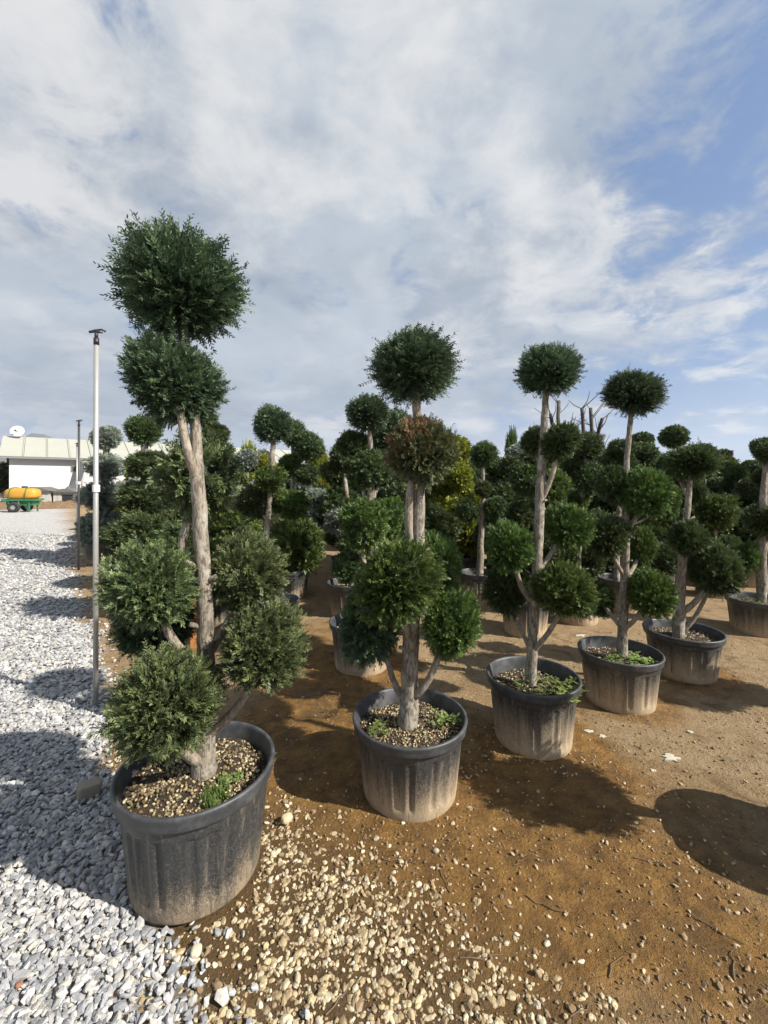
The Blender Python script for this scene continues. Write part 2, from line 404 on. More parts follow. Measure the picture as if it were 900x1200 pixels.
def grid_lines(n, near, far, c):
    u = np.linspace(-1, 1, n); k = math.asinh(far / near)
    return c + near * np.sinh(u * k)
gx = grid_lines(520, 0.6, 6000, 0.2); gy = grid_lines(560, 0.62, 6000, 1.9)
GX, GY = np.meshgrid(gx, gy)
GZ = hgt(GX, GY)
pm = puddle_mask(GX, GY)
GZ = GZ * (1 - pm) - pm * 0.010
gd = gravel_dist(GX, GY)
litter = np.clip(1 - np.abs(gd + 0.35) / 0.5, 0, 1) * np.clip((GY - 2.2) / 0.8, 0, 1)
nx = len(gx); ny = len(gy)
idx = np.arange(nx * ny).reshape(ny, nx)
Q = np.stack([idx[:-1, :-1], idx[:-1, 1:], idx[1:, 1:], idx[1:, :-1]], -1).reshape(-1, 4)
me = mesh_np('ground', np.c_[GX.ravel(), GY.ravel(), GZ.ravel()], [Q], [M['ground']], True,
             attrs={'gravel': np.clip(gd / 0.12 + 0.5, 0, 1).ravel(), 'wet': wet_mask(GX, GY).ravel(), 'puddle': pm.ravel(), 'litter': litter.ravel(), 'pebbly': np.clip(pebble_density(GX, GY, gd) * 1.3, 0, 1).ravel() * (gd.ravel() < 0.1)})
tag(obj('ground', me), kind='structure')

# ------------------------------------------------------------------ loose stones (real geometry, uncountable: stuff)
t_ = (1 + 5 ** 0.5) / 2
ICO_V = np.array([(-1, t_, 0), (1, t_, 0), (-1, -t_, 0), (1, -t_, 0), (0, -1, t_), (0, 1, t_), (0, -1, -t_), (0, 1, -t_), (t_, 0, -1), (t_, 0, 1), (-t_, 0, -1), (-t_, 0, 1)]) / math.hypot(1, t_)
ICO_F = np.array([(0, 11, 5), (0, 5, 1), (0, 1, 7), (0, 7, 10), (0, 10, 11), (1, 5, 9), (5, 11, 4), (11, 10, 2), (10, 7, 6), (7, 1, 8), (3, 9, 4), (3, 4, 2), (3, 2, 6), (3, 6, 8), (3, 8, 9), (4, 9, 5), (2, 4, 11), (6, 2, 10), (8, 6, 7), (9, 8, 1)])
def subdiv(V, Fc):
    V = list(map(tuple, V)); cache = {}; out = []
    def mid(a, b):
        k = (min(a, b), max(a, b))
        if k not in cache:
            p = (np.array(V[a]) + np.array(V[b])) / 2; p /= np.linalg.norm(p); V.append(tuple(p)); cache[k] = len(V) - 1
        return cache[k]
    for a, b, c in Fc:
        ab, bc, ca = mid(a, b), mid(b, c), mid(c, a); out += [(a, ab, ca), (b, bc, ab), (c, ca, bc), (ab, bc, ca)]
    return np.array(V), np.array(out)
ICO1_V, ICO1_F = subdiv(ICO_V, ICO_F)
ICO3_V, ICO3_F = subdiv(*subdiv(ICO1_V, ICO1_F))

def rot_mats(n, tilt):
    a = rng.uniform(0, 2 * math.pi, n); b = rng.normal(0, tilt, n); c = rng.normal(0, tilt, n)
    ca, sa, cb, sb, cc, sc = np.cos(a), np.sin(a), np.cos(b), np.sin(b), np.cos(c), np.sin(c)
    o = np.ones(n); z = np.zeros(n)
    Rz = np.stack([np.stack([ca, -sa, z], -1), np.stack([sa, ca, z], -1), np.stack([z, z, o], -1)], 1)
    Rx = np.stack([np.stack([o, z, z], -1), np.stack([z, cb, -sb], -1), np.stack([z, sb, cb], -1)], 1)
    Ry = np.stack([np.stack([cc, z, sc], -1), np.stack([z, o, z], -1), np.stack([-sc, z, cc], -1)], 1)
    return Rz @ Rx @ Ry
def stones(name, P, size, flat, jit, palette, mat, tilt=0.35, smooth=False, hi=False, lon=1.5):
    BV, BF = (ICO1_V, ICO1_F) if hi else (ICO_V, ICO_F)
    n = len(P); nv = len(BV)
    S = np.stack([size * rng.uniform(1.0, lon, n), size * rng.uniform(0.65, 1.0, n), size * rng.uniform(flat[0], flat[1], n)], -1) * 0.5
    V = BV[None] * (1 + rng.normal(0, jit, (n, nv, 1))) * S[:, None, :]
    V = np.einsum('nij,nkj->nki', rot_mats(n, tilt), V) + P[:, None, :]
    Fc = (BF[None] + (np.arange(n) * nv)[:, None, None]).reshape(-1, 3)
    pal = np.array(palette); ci = pal[rng.integers(0, len(pal), n)] * rng.uniform(0.8, 1.15, (n, 1))
    cols = np.repeat(ci, nv, axis=0)
    return mesh_np(name, V.reshape(-1, 3), [Fc], [mat], smooth, cols=cols)

POTS = [(-0.774, 1.775, .31), (0.134, 2.24, .30), (0.936, 2.69, .285), (1.744, 3.16, .285), (2.53, 3.61, .295), (4.0, 4.6, .28), (2.10, 1.72, .29)]
def clear_of_pots(x, y, k=0.83):
    ok = np.ones(len(x), bool)
    for X, Y, r in POTS: ok &= (x - X) ** 2 + (y - Y) ** 2 > (r * k) ** 2
    return ok
def scatter(n, x0, x1, y0, y1): return rng.uniform(x0, x1, n), rng.uniform(y0, y1, n)

GREY = [(0.34, 0.34, 0.35), (0.42, 0.42, 0.415), (0.25, 0.26, 0.28), (0.50, 0.49, 0.475), (0.37, 0.365, 0.36), (0.19, 0.20, 0.22), (0.44, 0.42, 0.375), (0.30, 0.315, 0.335)]
PX, PY, PS = [], [], []
for (y0, y1, dens, s0, s1) in ((1.1, 2.0, 5600, .015, .032), (2.0, 3.2, 4000, .016, .033), (3.2, 5.0, 2000, .021, .038), (5.0, 8.0, 800, .026, .046), (8.0, 13.0, 220, .035, .06)):
    x0, x1 = -1.02 * y1 - 0.3, -0.1
    n = int((x1 - x0) * (y1 - y0) * dens)
    x, y = scatter(n, x0, x1, y0, y1)
    d = gravel_dist(x, y) + rng.normal(0, 0.09, n) * rng.choice([0.4, 1, 1.6], n)
    k = (d > 0) & clear_of_pots(x, y) & (x > -0.95 * y - 0.3)
    PX.append(x[k]); PY.append(y[k]); PS.append(rng.uniform(s0, s1, k.sum()) * rng.choice([0.7, 1, 1, 1.25], k.sum()))
x = np.concatenate(PX); y = np.concatenate(PY); s = np.concatenate(PS)
P = np.c_[x, y, hgt(x, y) + 0.004 + rng.uniform(0, 0.014, len(x))]
tag(obj('gravel', stones('gravel', P, s, (0.4, 0.75), 0.19, GREY, M['stone'], 0.4)),
    'pale grey crushed stone gravel covering the yard beside the poles', 'gravel', kind='stuff')

CREAM = [(0.39, 0.31, 0.18), (0.46, 0.39, 0.26), (0.32, 0.24, 0.13), (0.50, 0.45, 0.33), (0.23, 0.165, 0.09), (0.42, 0.34, 0.20), (0.35, 0.27, 0.15)]
n = 30000
x, y = scatter(n, -1.6, 1.6, 1.1, 2.9)
gdv = gravel_dist(x, y)
dens = pebble_density(x, y, gdv) * (0.45 + 1.1 * np.clip(vnoise(x, y, 4.5) - 0.15, 0, 1)) + 0.006
k = (gdv < 0.04 + np.abs(rng.normal(0, 0.07, n))) & (rng.random(n) < dens) & clear_of_pots(x, y)
x, y = x[k], y[k]; s = rng.uniform(0.010, 0.021, len(x)) * rng.choice([0.4, 0.6, 0.8, 1, 1, 1.2, 1.5], len(x))
P = np.c_[x, y, hgt(x, y) - 0.001]
tag(obj('pebbles', stones('pebbles', P, s, (0.45, 0.75), 0.10, CREAM, M['pebble'], 0.4, False, True, 1.5)),
    'cream pebbles strewn on the damp soil before the front pots', 'pebbles', kind='stuff')
BROWN = [(0.22, 0.145, 0.07), (0.13, 0.08, 0.04), (0.30, 0.21, 0.115), (0.40, 0.31, 0.19), (0.18, 0.12, 0.06)]
n = 30000
x, y = scatter(n, -1.6, 3.6, 1.1, 4.6)
k = (gravel_dist(x, y) < 0) & (rng.random(n) < np.clip(1.35 - 0.28 * y, 0.15, 1) * np.clip(vnoise(x, y, 3.3) * 1.6 - 0.3, 0.05, 1)) & clear_of_pots(x, y)
x, y = x[k], y[k]; s = rng.uniform(0.004, 0.011, len(x)) * rng.choice([0.7, 1, 1, 1, 1, 2.0], len(x))
tag(obj('soil_crumbs', stones('soil_crumbs', np.c_[x, y, hgt(x, y) + 0.002], s, (0.5, 0.8), 0.15, BROWN, M['stone'], 0.5)),
    'brown soil crumbs and grit loose on the bare ground', 'soil crumbs', kind='stuff')
n = 5200
x, y = scatter(n, -0.2, 3.2, 1.1, 3.4)
k = (rng.random(n) < np.clip(1.5 - 0.5 * y, 0.05, 1) * np.clip(vnoise(x, y, 2.6) * 2.2 - 0.75, 0.03, 1) * 0.75) & clear_of_pots(x, y)
x, y = x[k], y[k]; s = rng.uniform(0.007, 0.019, len(x))
tag(obj('stone_chips', stones('stone_chips', np.c_[x, y, hgt(x, y) + 0.002], s, (0.4, 0.7), 0.15, [(0.40, 0.29, 0.16), (0.30, 0.20, 0.10), (0.46, 0.36, 0.22), (0.22, 0.15, 0.08), (0.14, 0.09, 0.05)], M['stone'], 0.5)),
    'tan and brown stone chips half sunk in the open soil', 'stone chips', kind='stuff')
# dry litter along the gravel edge behind the first pole
n = 2600
x, y = scatter(n, -5, -0.9, 2.3, 6.0)
gdv = gravel_dist(x, y)
k = (gdv < 0.05) & (gdv > -0.8) & clear_of_pots(x, y, 1.0)
x, y = x[k], y[k]; s = rng.uniform(0.012, 0.04, len(x))
tag(obj('dry_litter', stones('dry_litter', np.c_[x, y, hgt(x, y) + 0.003], s, (0.12, 0.35), 0.2,
    [(0.34, 0.24, 0.13), (0.26, 0.17, 0.09), (0.44, 0.36, 0.23), (0.17, 0.11, 0.06), (0.38, 0.33, 0.26)], M['stone'], 0.4)),
    'tan dry leaves and chips along the edge of the gravel', 'leaf litter', kind='stuff')

# single larger stones
def rock(name, px, py, size, c, label, sq=0.75):
    d = F * CAMH / (py - HZ); X = (px - CX) / F * d
    V = ICO3_V * (1 + rng.normal(0, 0.015, (len(ICO3_V), 1)))
    V = np.sign(V) * np.abs(V) ** sq * np.array(size) / 2
    me = mesh_np(name, V, [ICO3_F], [M['stone']], False, cols=np.tile(np.array([c]), (len(V), 1)))
    o = obj(name, me, None, (X, d, float(hgt(X, d)) + size[2] * 0.42 + 0.012), (0.06, 0.1, rng.uniform(0, 3)))
    return tag(o, label, 'stone')
rock('block_stone', 104, 934, (0.10, 0.075, 0.07), (0.24, 0.21, 0.17), 'dark squarish stone lying on the grey gravel beside the first pot', 0.28)
rock('pale_stone', 336, 968, (0.055, 0.042, 0.035), (0.50, 0.42, 0.27), 'large cream stone among the pebbles between the two nearest pots')
rock('flat_stone', 230, 1118, (0.045, 0.035, 0.02), (0.56, 0.50, 0.37), 'flat cream stone touching the foot of the first pot')
rock('red_stone', 22, 1160, (0.022, 0.018, 0.014), (0.26, 0.11, 0.06), 'small rust red stone on the grey gravel')

# white dried splashes / flattened scraps
M['scrap'] = simple('white_scrap', (0.44, 0.41, 0.33), 0.8, 0, 0.15)
for px, py, a in ((787, 888, 0.075), (690, 856, 0.045), (706, 862, 0.04), (765, 902, 0.025), (680, 745, 0.09), (810, 857, 0.03)):
    d = F * CAMH / (py - HZ); X = (px - CX) / F * d
    m_ = 14; ang = np.linspace(0, 2 * math.pi, m_, endpoint=False); rr = a * rng.uniform(0.35, 1.0, m_) * 0.55
    top = np.c_[np.cos(ang) * rr * 1.4, np.sin(ang) * rr, np.full(m_, 0.004)]; bot = top * [1, 1, 0] + [0, 0, -0.006]
    V = np.vstack([top, bot, [[0, 0, 0.006]]])
    fs = [(i, (i + 1) % m_, 2 * m_) for i in range(m_)] + [(i + m_, (i + 1) % m_ + m_, (i + 1) % m_) for i in range(m_)] + [(i + m_, (i + 1) % m_, i) for i in range(m_)]
    o = obj('paper_scrap', mesh_np('paper_scrap', V, [np.array(fs)], [M['scrap']]), None, (X, d, float(hgt(X, d)) + 0.003))
    tag(o, 'torn whitish scrap trodden into the brown soil', 'scrap', 'white scraps on the soil')
# twigs
M['twig'] = simple('dry_twig', (0.12, 0.08, 0.045), 0.85, 0, 0.3, 20)
tw = [(300, 850, 60, 0.5), (570, 1118, 80, 0.1), (640, 1060, 50, -0.5), (720, 1130, 45, 0.7), (840, 1090, 60, -0.7), (400, 1165, 60, 0.9), (520, 1030, 40, 1.8),
      (860, 1130, 40, 0.9), (760, 1010, 35, -.3), (610, 1010, 30, .6), (350, 905, 40, 0.1), (690, 1180, 60, .25), (820, 905, 40, .4), (470, 1010, 50, -.2)]
for px, py, L, a in tw:
    d = F * CAMH / (py - HZ); X = (px - CX) / F * d; Lm = L / F * d * 0.8
    pts = []
    for i in range(6):
        t = i / 5 - 0.5; x_ = X + math.cos(a) * Lm * t + rng.normal(0, 0.004); y_ = d + math.sin(a) * Lm * t + rng.normal(0, 0.004)
        pts.append((x_, y_, float(hgt(x_, y_)) + 0.003 + abs(rng.normal(0, 0.001))))
    mb = MB(); mb.tube(catmull(pts, 2), np.linspace(0.0028, 0.0012, 11), 5)
    tag(mb.build('twig', M['twig']), 'thin dry twig lying on the bare soil', 'twig', 'twigs on the soil')

# ------------------------------------------------------------------ foliage balls (unit radius, shared mesh data)
def unit(v): return v / (np.linalg.norm(v, axis=-1, keepdims=True) + 1e-9)
def make_ball(name, n, pairs, L, W, seed, up=0.25, base=0.0, lump=0.07, whisk=0.05, core=0.76, lw=0.34):
    r = np.random.default_rng(seed)
    i = np.arange(n) + 0.5
    ph = np.arccos(1 - 2 * i / n); th = math.pi * (1 + 5 ** 0.5) * i
    D = np.c_[np.cos(th) * np.sin(ph), np.sin(th) * np.sin(ph), np.cos(ph)]
    D = unit(D + r.normal(0, 0.10, (n, 3)))
    ks = r.normal(0, 1, (5, 3)) * 2.2; po = r.uniform(0, 6, 5)
    def lumps(d): return 1 + lump * np.sin(d @ ks.T + po).sum(1) / 2.2
    RR = lumps(D)
    ax = unit(D + np.array([0, 0, up]) + (D - np.array([0, 0, -base])) * (1.0 if base else 0.0) + r.normal(0, 0.58 if not base else 0.7, (n, 3)))
    Ls = L * r.uniform(0.65, 1.3, n) * (1 + (r.random(n) < whisk) * r.uniform(0.1, 0.5, n))
    root = D * (RR - L * r.uniform(0.5, 1.1, n))[:, None]
    tang = unit(np.cross(ax, D + r.normal(0, 0.45, (n, 3))))
    nor = np.cross(ax, tang)
    curl = nor * r.normal(0, 0.16, (n, 1)) + np.array([0, 0, 1]) * r.normal(0.03, 0.1, (n, 1))
    tint = np.clip(r.normal(0.5, 0.28, n), 0, 1)
    Vs, tips, tints = [], [], []
    def leaf(t, sgn, ang, ll, wd):
        b = root + ax * (Ls * t)[:, None] + curl * (Ls * t * t)[:, None]
        d = unit(ax * math.cos(ang) + tang * (math.sin(ang) * sgn) + nor * r.normal(0, 0.22, (n, 1)))
        s = unit(np.cross(d, nor + r.normal(0, 0.3, (n, 3))))
        ln = ll * r.uniform(0.7, 1.2, (n, 1)); w2 = wd * 0.5
        m = b + d * ln * 0.5
        q = np.stack([b, m + s * w2 * ln, b + d * ln, m - s * w2 * ln], 1)
        Vs.append(q); tt = np.full((n, 4), t * 0.8); tt[:, 2] += 0.2; tips.append(tt); tints.append(np.repeat(tint[:, None], 4, 1))
    sw = unit(np.cross(ax, nor)) * (W * 0.045)
    e = root + ax * (Ls * 0.8)[:, None] + curl * (Ls * 0.64)[:, None]
    Vs.append(np.stack([root - sw, root + sw, e + sw * 0.6, e - sw * 0.6], 1)); tt = np.zeros((n, 4)); tt[:, 2:] = 0.5; tips.append(tt); tints.append(np.repeat(tint[:, None] * 0.5, 4, 1))
    for p in range(pairs):
        t = 0.18 + 0.62 * p / max(1, pairs - 1)
        for sgn in (-1, 1): leaf(t + 0.04 * sgn, sgn, 0.72, W * (1.0 - 0.45 * t), lw)
    leaf(0.72, 0, 0.0, W * 0.9, lw)
    V = np.concatenate([v.reshape(-1, 3) for v in Vs]); tp = np.concatenate([q.ravel() for q in tips]); ti = np.concatenate([q.ravel() for q in tints])
    nq = len(V) // 4; Fq = np.arange(nq * 4).reshape(-1, 4)
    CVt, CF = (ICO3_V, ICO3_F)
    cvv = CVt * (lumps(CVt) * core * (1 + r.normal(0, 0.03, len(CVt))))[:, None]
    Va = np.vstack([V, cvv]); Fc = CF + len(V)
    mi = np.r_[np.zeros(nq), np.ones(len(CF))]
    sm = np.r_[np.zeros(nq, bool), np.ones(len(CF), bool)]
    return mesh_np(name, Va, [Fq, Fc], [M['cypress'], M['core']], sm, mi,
                   {'tint': np.r_[ti, np.zeros(len(cvv))], 'tip': np.r_[tp, np.zeros(len(cvv))]})
BALL = {
    'hi': [make_ball('foliage_hi', 2100, 8, 0.42, 0.135, 20 + i, 0.4, 0.0, 0.16, 0.06, 0.66, 0.30) for i in range(5)],
    'top': [make_ball('foliage_top', 2300, 8, 0.50, 0.125, 40 + i, 0.0, 0.9, 0.12, 0.06, 0.62, 0.30) for i in range(3)],
    'mid': [make_ball('foliage_mid', 1400, 4, 0.32, 0.165, 60 + i, 0.3, 0.0, 0.15, 0.03, 0.70) for i in range(5)],
    'midtop': [make_ball('foliage_midtop', 1400, 4, 0.38, 0.16, 80 + i, 0.05, 0.5, 0.08, 0.05, 0.68) for i in range(2)],
    'lo': [make_ball('foliage_lo', 700, 2, 0.22, 0.22, 100 + i, 0.2, 0.0, 0.05, 0.02, 0.80, 0.5) for i in range(4)],
    'frond': [make_ball('foliage_frond', 420, 7, 0.62, 0.22, 120 + i, -0.1, 0.0, 0.08, 0.05, 0.6, 0.36) for i in range(2)],
}
def ball(parent, p, rx, ry, rz, species, lod):
    v = BALL[lod][random.randrange(len(BALL[lod]))]
    o = obj('foliage_ball', v, parent, p, (random.uniform(-.12, .12), random.uniform(-.12, .12), random.uniform(0, 6.28)), (rx, ry, rz))
    if species == 'brown': o.rotation_euler = (0, 0, 0)
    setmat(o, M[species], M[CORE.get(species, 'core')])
    return o

# ------------------------------------------------------------------ pot (unit radius, unit height), shared
def lathe(prof, n, mod=None):
    V = []; a = np.linspace(0, 2 * math.pi, n, endpoint=False)
    for r_, z in prof:
        rr = np.full(n, r_) if mod is None else r_ * (1 + mod(a, z))
        V.append(np.c_[np.cos(a) * rr, np.sin(a) * rr, np.full(n, z)])
    V = np.vstack(V); m = len(prof); Fc = []
    j = np.arange(n); k = (j + 1) % n
    for i in range(m - 1): Fc.append(np.c_[i * n + j, i * n + k, (i + 1) * n + k, (i + 1) * n + j])
    return V, np.vstack(Fc)
def flutes(a, z):
    win = np.clip((z - 0.12) / 0.06, 0, 1) * np.clip((0.755 - z) / 0.02, 0, 1)
    p = (a / (2 * math.pi) * 7) % 1.0            # seven panels round the pot
    out = np.zeros_like(a)
    for c_, wd, dp in ((0.24, 0.055, -0.042), (0.50, 0.11, -0.042), (0.76, 0.055, -0.042)):
        out += dp * np.exp(-((p - c_) / wd) ** 4)
    return out * win
NS = 168
zz = np.r_[0.0, 0.0, 0.02, 0.10, 0.14, 0.18, np.linspace(0.24, 0.66, 6), 0.70, 0.73, 0.74, 0.75, 0.76, 0.80, 0.87]
prof = [(0.0001, 0.03), (0.70, 0.03), (0.755, 0.0), (0.79, 0.0), (0.80, 0.02)] + [(0.80 + 0.135 * z, z) for z in zz[3:]] + [(0.945, 0.90)]
V, Fc = lathe(prof, NS, flutes)
POT_ME = mesh_np('pot', V, [Fc], [M['pot']], True)
prof = [(0.925, 0.855), (0.965, 0.862), (0.975, 0.875), (0.982, 0.91), (0.992, 0.955), (1.0, 0.975), (0.998, 0.99), (0.985, 1.0), (0.955, 1.0), (0.94, 0.99), (0.930, 0.97), (0.905, 0.90), (0.868, 0.74), (0.835, 0.62)]
V, Fc = lathe(prof, 72)
RIM_ME = mesh_np('rim', V, [Fc], [M['rim']], True)
def soil_mesh(seed):
    r = np.random.default_rng(seed); V = [[0, 0, 0.05]]; rings, n = 14, 48
    for i in range(1, rings + 1):
        a = np.linspace(0, 2 * math.pi, n, endpoint=False); q = 0.892 * i / rings
        x, y = np.cos(a) * q, np.sin(a) * q
        z = (vnoise(x + seed, y, 3) - 0.5) * 0.09 + (vnoise(x, y + seed, 11) - 0.5) * 0.05 + 0.05 * (1 - q)
        V += np.c_[x, y, z].tolist()
    Fs3 = np.array([(0, 1 + j, 1 + (j + 1) % n) for j in range(n)]); Fs4 = []
    for i in range(rings - 1):
        for j in range(n): Fs4.append((1 + i * n + j, 1 + (i + 1) * n + j, 1 + (i + 1) * n + (j + 1) % n, 1 + i * n + (j + 1) % n))
    return mesh_np('soil', V, [Fs3, np.array(Fs4)], [M['soil']], True)
SOIL_ME = [soil_mesh(3), soil_mesh(9)]
def pot_pebbles(seed, n, s0, s1, pal):
    r = rng; q = np.sqrt(r.random(n)) * 0.86; a = r.uniform(0, 6.283, n); x, y = q * np.cos(a), q * np.sin(a)
    z = (vnoise(x + seed, y, 3) - 0.5) * 0.09 + 0.05 * (1 - q) + 0.012
    return stones('pot_pebbles', np.c_[x, y, z], r.uniform(s0, s1, n), (0.6, 0.9), 0.12, pal, M['pebble'], 0.5, False, False, 1.4)
PEB_HI = pot_pebbles(3, 1500, 0.014, 0.05, [(0.44, 0.36, 0.20), (0.34, 0.26, 0.14), (0.50, 0.45, 0.32), (0.16, 0.11, 0.055), (0.10, 0.065, 0.03), (0.20, 0.14, 0.07), (0.08, 0.055, 0.03), (0.26, 0.20, 0.10), (0.13, 0.12, 0.05)])
PEB_LO = pot_pebbles(9, 520, 0.02, 0.055, [(0.16, 0.11, 0.06), (0.42, 0.34, 0.22), (0.30, 0.22, 0.13), (0.48, 0.43, 0.33), (0.14, 0.09, 0.05), (0.10, 0.065, 0.035)])
def make_pot(parent, Rr, H, mud=0.4, soil='lo', rz=0.0, soil_z=0.80, detail=True):
    p = obj('pot', POT_ME, parent, (0, 0, 0), (0, 0, rz), (Rr, Rr, H)); p['mud'] = mud
    obj('rim', RIM_ME, p)
    if detail:
        sv = 0 if soil == 'hi' else 1
        obj('soil', SOIL_ME[sv], p, (0, 0, soil_z), (0, 0, 0), (1, 1, Rr / H))
        q = obj('pebbles', PEB_HI if soil == 'hi' else PEB_LO, p, (0, 0, soil_z), (0, 0, 0), (1, 1, Rr / H)); q['kind'] = 'stuff'
    return p

# ------------------------------------------------------------------ weeds
M['weed'] = leaf_mat('weed_leaf', (0.11, 0.17, 0.045), (0.20, 0.28, 0.075), (0.34, 0.42, 0.13), 0.3)
M['grass'] = leaf_mat('grass_blade', (0.08, 0.13, 0.03), (0.13, 0.20, 0.045), (0.24, 0.30, 0.08), 0.3)
def weed_mesh(n, spread, h, leafl, seed, blade=False):
    r = np.random.default_rng(seed); Vs = []; tp = []; ti = []
    for s_ in range(n):
        a = r.uniform(0, 6.283); q = spread * math.sqrt(r.random()); o = np.array([math.cos(a) * q, math.sin(a) * q, 0])
        t_in = r.random(); hh = h * r.uniform(0.5, 1.2); lean = r.normal(0, 0.35, 2)
        m = 1 if blade else 7
        for k in range(m):
            if blade:
                b = o; d = unit(np.array([lean[0], lean[1], 1.0])) * hh; s = unit(np.cross(d, r.normal(0, 1, 3))) * 0.0022
                Vs.append([b - s, b + s, b + d * 0.6 + s * 0.8, b + d]); tp += [0, 0, .6, 1]
            else:
                z = (k + 1) / m; b = o + np.array([lean[0] * hh * z, lean[1] * hh * z, hh * z])
                aa = r.uniform(0, 6.283); d = unit(np.array([math.cos(aa), math.sin(aa), r.uniform(0.0, 0.7)])) * leafl * r.uniform(0.6, 1.2)
                s = unit(np.cross(d, [0, 0, 1.0])) * leafl * 0.24
                Vs.append([b, b + d * 0.5 + s, b + d, b + d * 0.5 - s]); tp += [.3, .6, 1, .6]
            ti += [t_in] * 4
    V = np.array(Vs).reshape(-1, 3); return mesh_np('weed', V, [np.arange(len(V)).reshape(-1, 4)], [M['grass'] if blade else M['weed']], False, None, {'tint': ti, 'tip': tp})
GRASS_ME = weed_mesh(130, 0.06, 0.05, 0.02, 1, True)
WEED_ME = [weed_mesh(46, 0.17, 0.05, 0.036, 5), weed_mesh(14, 0.07, 0.06, 0.036, 6)]

def weed(me, parent, loc, rot=(0, 0, 0), scale=(1, 1, 1)):
    o = obj('weed', me, parent, loc, rot, scale); o['kind'] = 'stuff'; return o

# ------------------------------------------------------------------ trees
def trunk_part(parent, pts, rads, n=12, mat='bark', name='trunk', k=6, jit=0.075, offs=None):
    P = catmull(pts, k); rr = np.interp(np.linspace(0, 1, len(P)), np.linspace(0, 1, len(rads)), rads)
    P = P + rng.normal(0, 1, P.shape) * (rr * 0.04)[:, None]
    V, Fs = sweep(P, rr, n, jit)
    me = bpy.data.meshes.new(name); me.from_pydata(V.tolist(), [], Fs); me.materials.append(M[mat])
    me.polygons.foreach_set('use_smooth', [True] * len(me.polygons)); me.update()
    return obj(name, me, parent)

def near_tree(name, base_px, depth, pot, trunk, balls, label, species='cypress', lod='hi', group=None, limbs=(), mud=0.4, soil='hi', cat='topiary tree', rz=None, topspecies=None, soil_z=0.80, tk=0.85):
    """pot=(R,H); trunk=[(px,py,halfwidth_px)]; balls=[(px,py,rx,ry,ddepth[,species[,lod]])]; limbs=[[(px,py,dd,halfwidth)...]]"""
    X = (base_px - CX) / F * depth; z0 = float(hgt(X, depth)) - 0.004
    root = empty(name, (X, depth, z0)); o0 = Vector((X, depth, z0))
    make_pot(root, pot[0], pot[1], mud, soil, random.uniform(0, 6) if rz is None else rz, soil_z)
    pts = []; rad = []
    for q in trunk:
        dd = q[3] if len(q) > 3 else 0.0
        pts.append(at(q[0], q[1], depth + dd) - o0); rad.append(q[2] * tk / F * depth)
    # root the trunk in the soil
    pts[0].z = pot[1] * soil_z - 0.04
    tr = trunk_part(root, [tuple(p) for p in pts], rad)
    P = catmull([tuple(p) for p in pts], 5)
    if depth < 4:      # sawn pruning stubs
        for q_ in range(7):
            j = random.randrange(6, len(P) - 8); a0 = random.uniform(0, 6.28); rr_ = rad[0] * 0.62
            e_ = P[j] + np.array([math.cos(a0), math.sin(a0), 0.5]) * rr_ * random.uniform(1.5, 2.2)
            trunk_part(tr, [tuple(P[j]), tuple((P[j] + e_) / 2), tuple(e_)], [rr_ * .42, rr_ * .34, rr_ * .3], 7, 'bark', 'stub', 2, 0.05)
    for lb in limbs:
        lp = [at(a, b, depth + dd) - o0 for a, b, dd, _ in lb]
        trunk_part(tr, [tuple(p) for p in lp], [hw * tk / F * depth for *_, hw in lb], 8, 'bark_smooth', 'branch', 4, 0.03)
    for b in balls:
        px, py, rx, ry, dd = b[:5]; sp = b[5] if len(b) > 5 and b[5] else species; ld = b[6] if len(b) > 6 else lod
        d = depth + dd; c = at(px, py, d) - o0
        u = (px - CX) / F; v = (py - HZ) / F
        rxm = rx / F * d / math.sqrt(1 + u * u); rzm = ry / F * d / math.sqrt(1 + v * v * 0.6)
        if 'top' in ld: rzm *= 0.93; c.z -= 0.05 * rzm
        ball(root, c, rxm * 0.97, rxm * 0.97, rzm * 0.96, sp, ld)
        if not limbs or (len(b) > 7 and b[7]):
            # a limb from the trunk to the ball when it does not sit on the trunk
            j = int(np.argmin(np.abs(P[:, 2] - (c.z - 0.7 * math.hypot(*(c - Vector(P[np.argmin(np.abs(P[:, 2] - c.z))])).xy) - 0.02))))
            a = Vector(P[j]); hd = math.hypot(c.x - a.x, c.y - a.y)
            if hd > 0.05:
                mid = a.lerp(c, 0.55) - Vector((0, 0, 0.12 * hd))
                r0 = max(0.008, rad[0] * 0.5)
                trunk_part(tr, [tuple(a), tuple(mid), tuple(c)], [r0, r0 * 0.85, r0 * 0.6], 7, 'bark_smooth', 'branch', 4, 0.03)
    tag(root, label, cat, group)
    return root

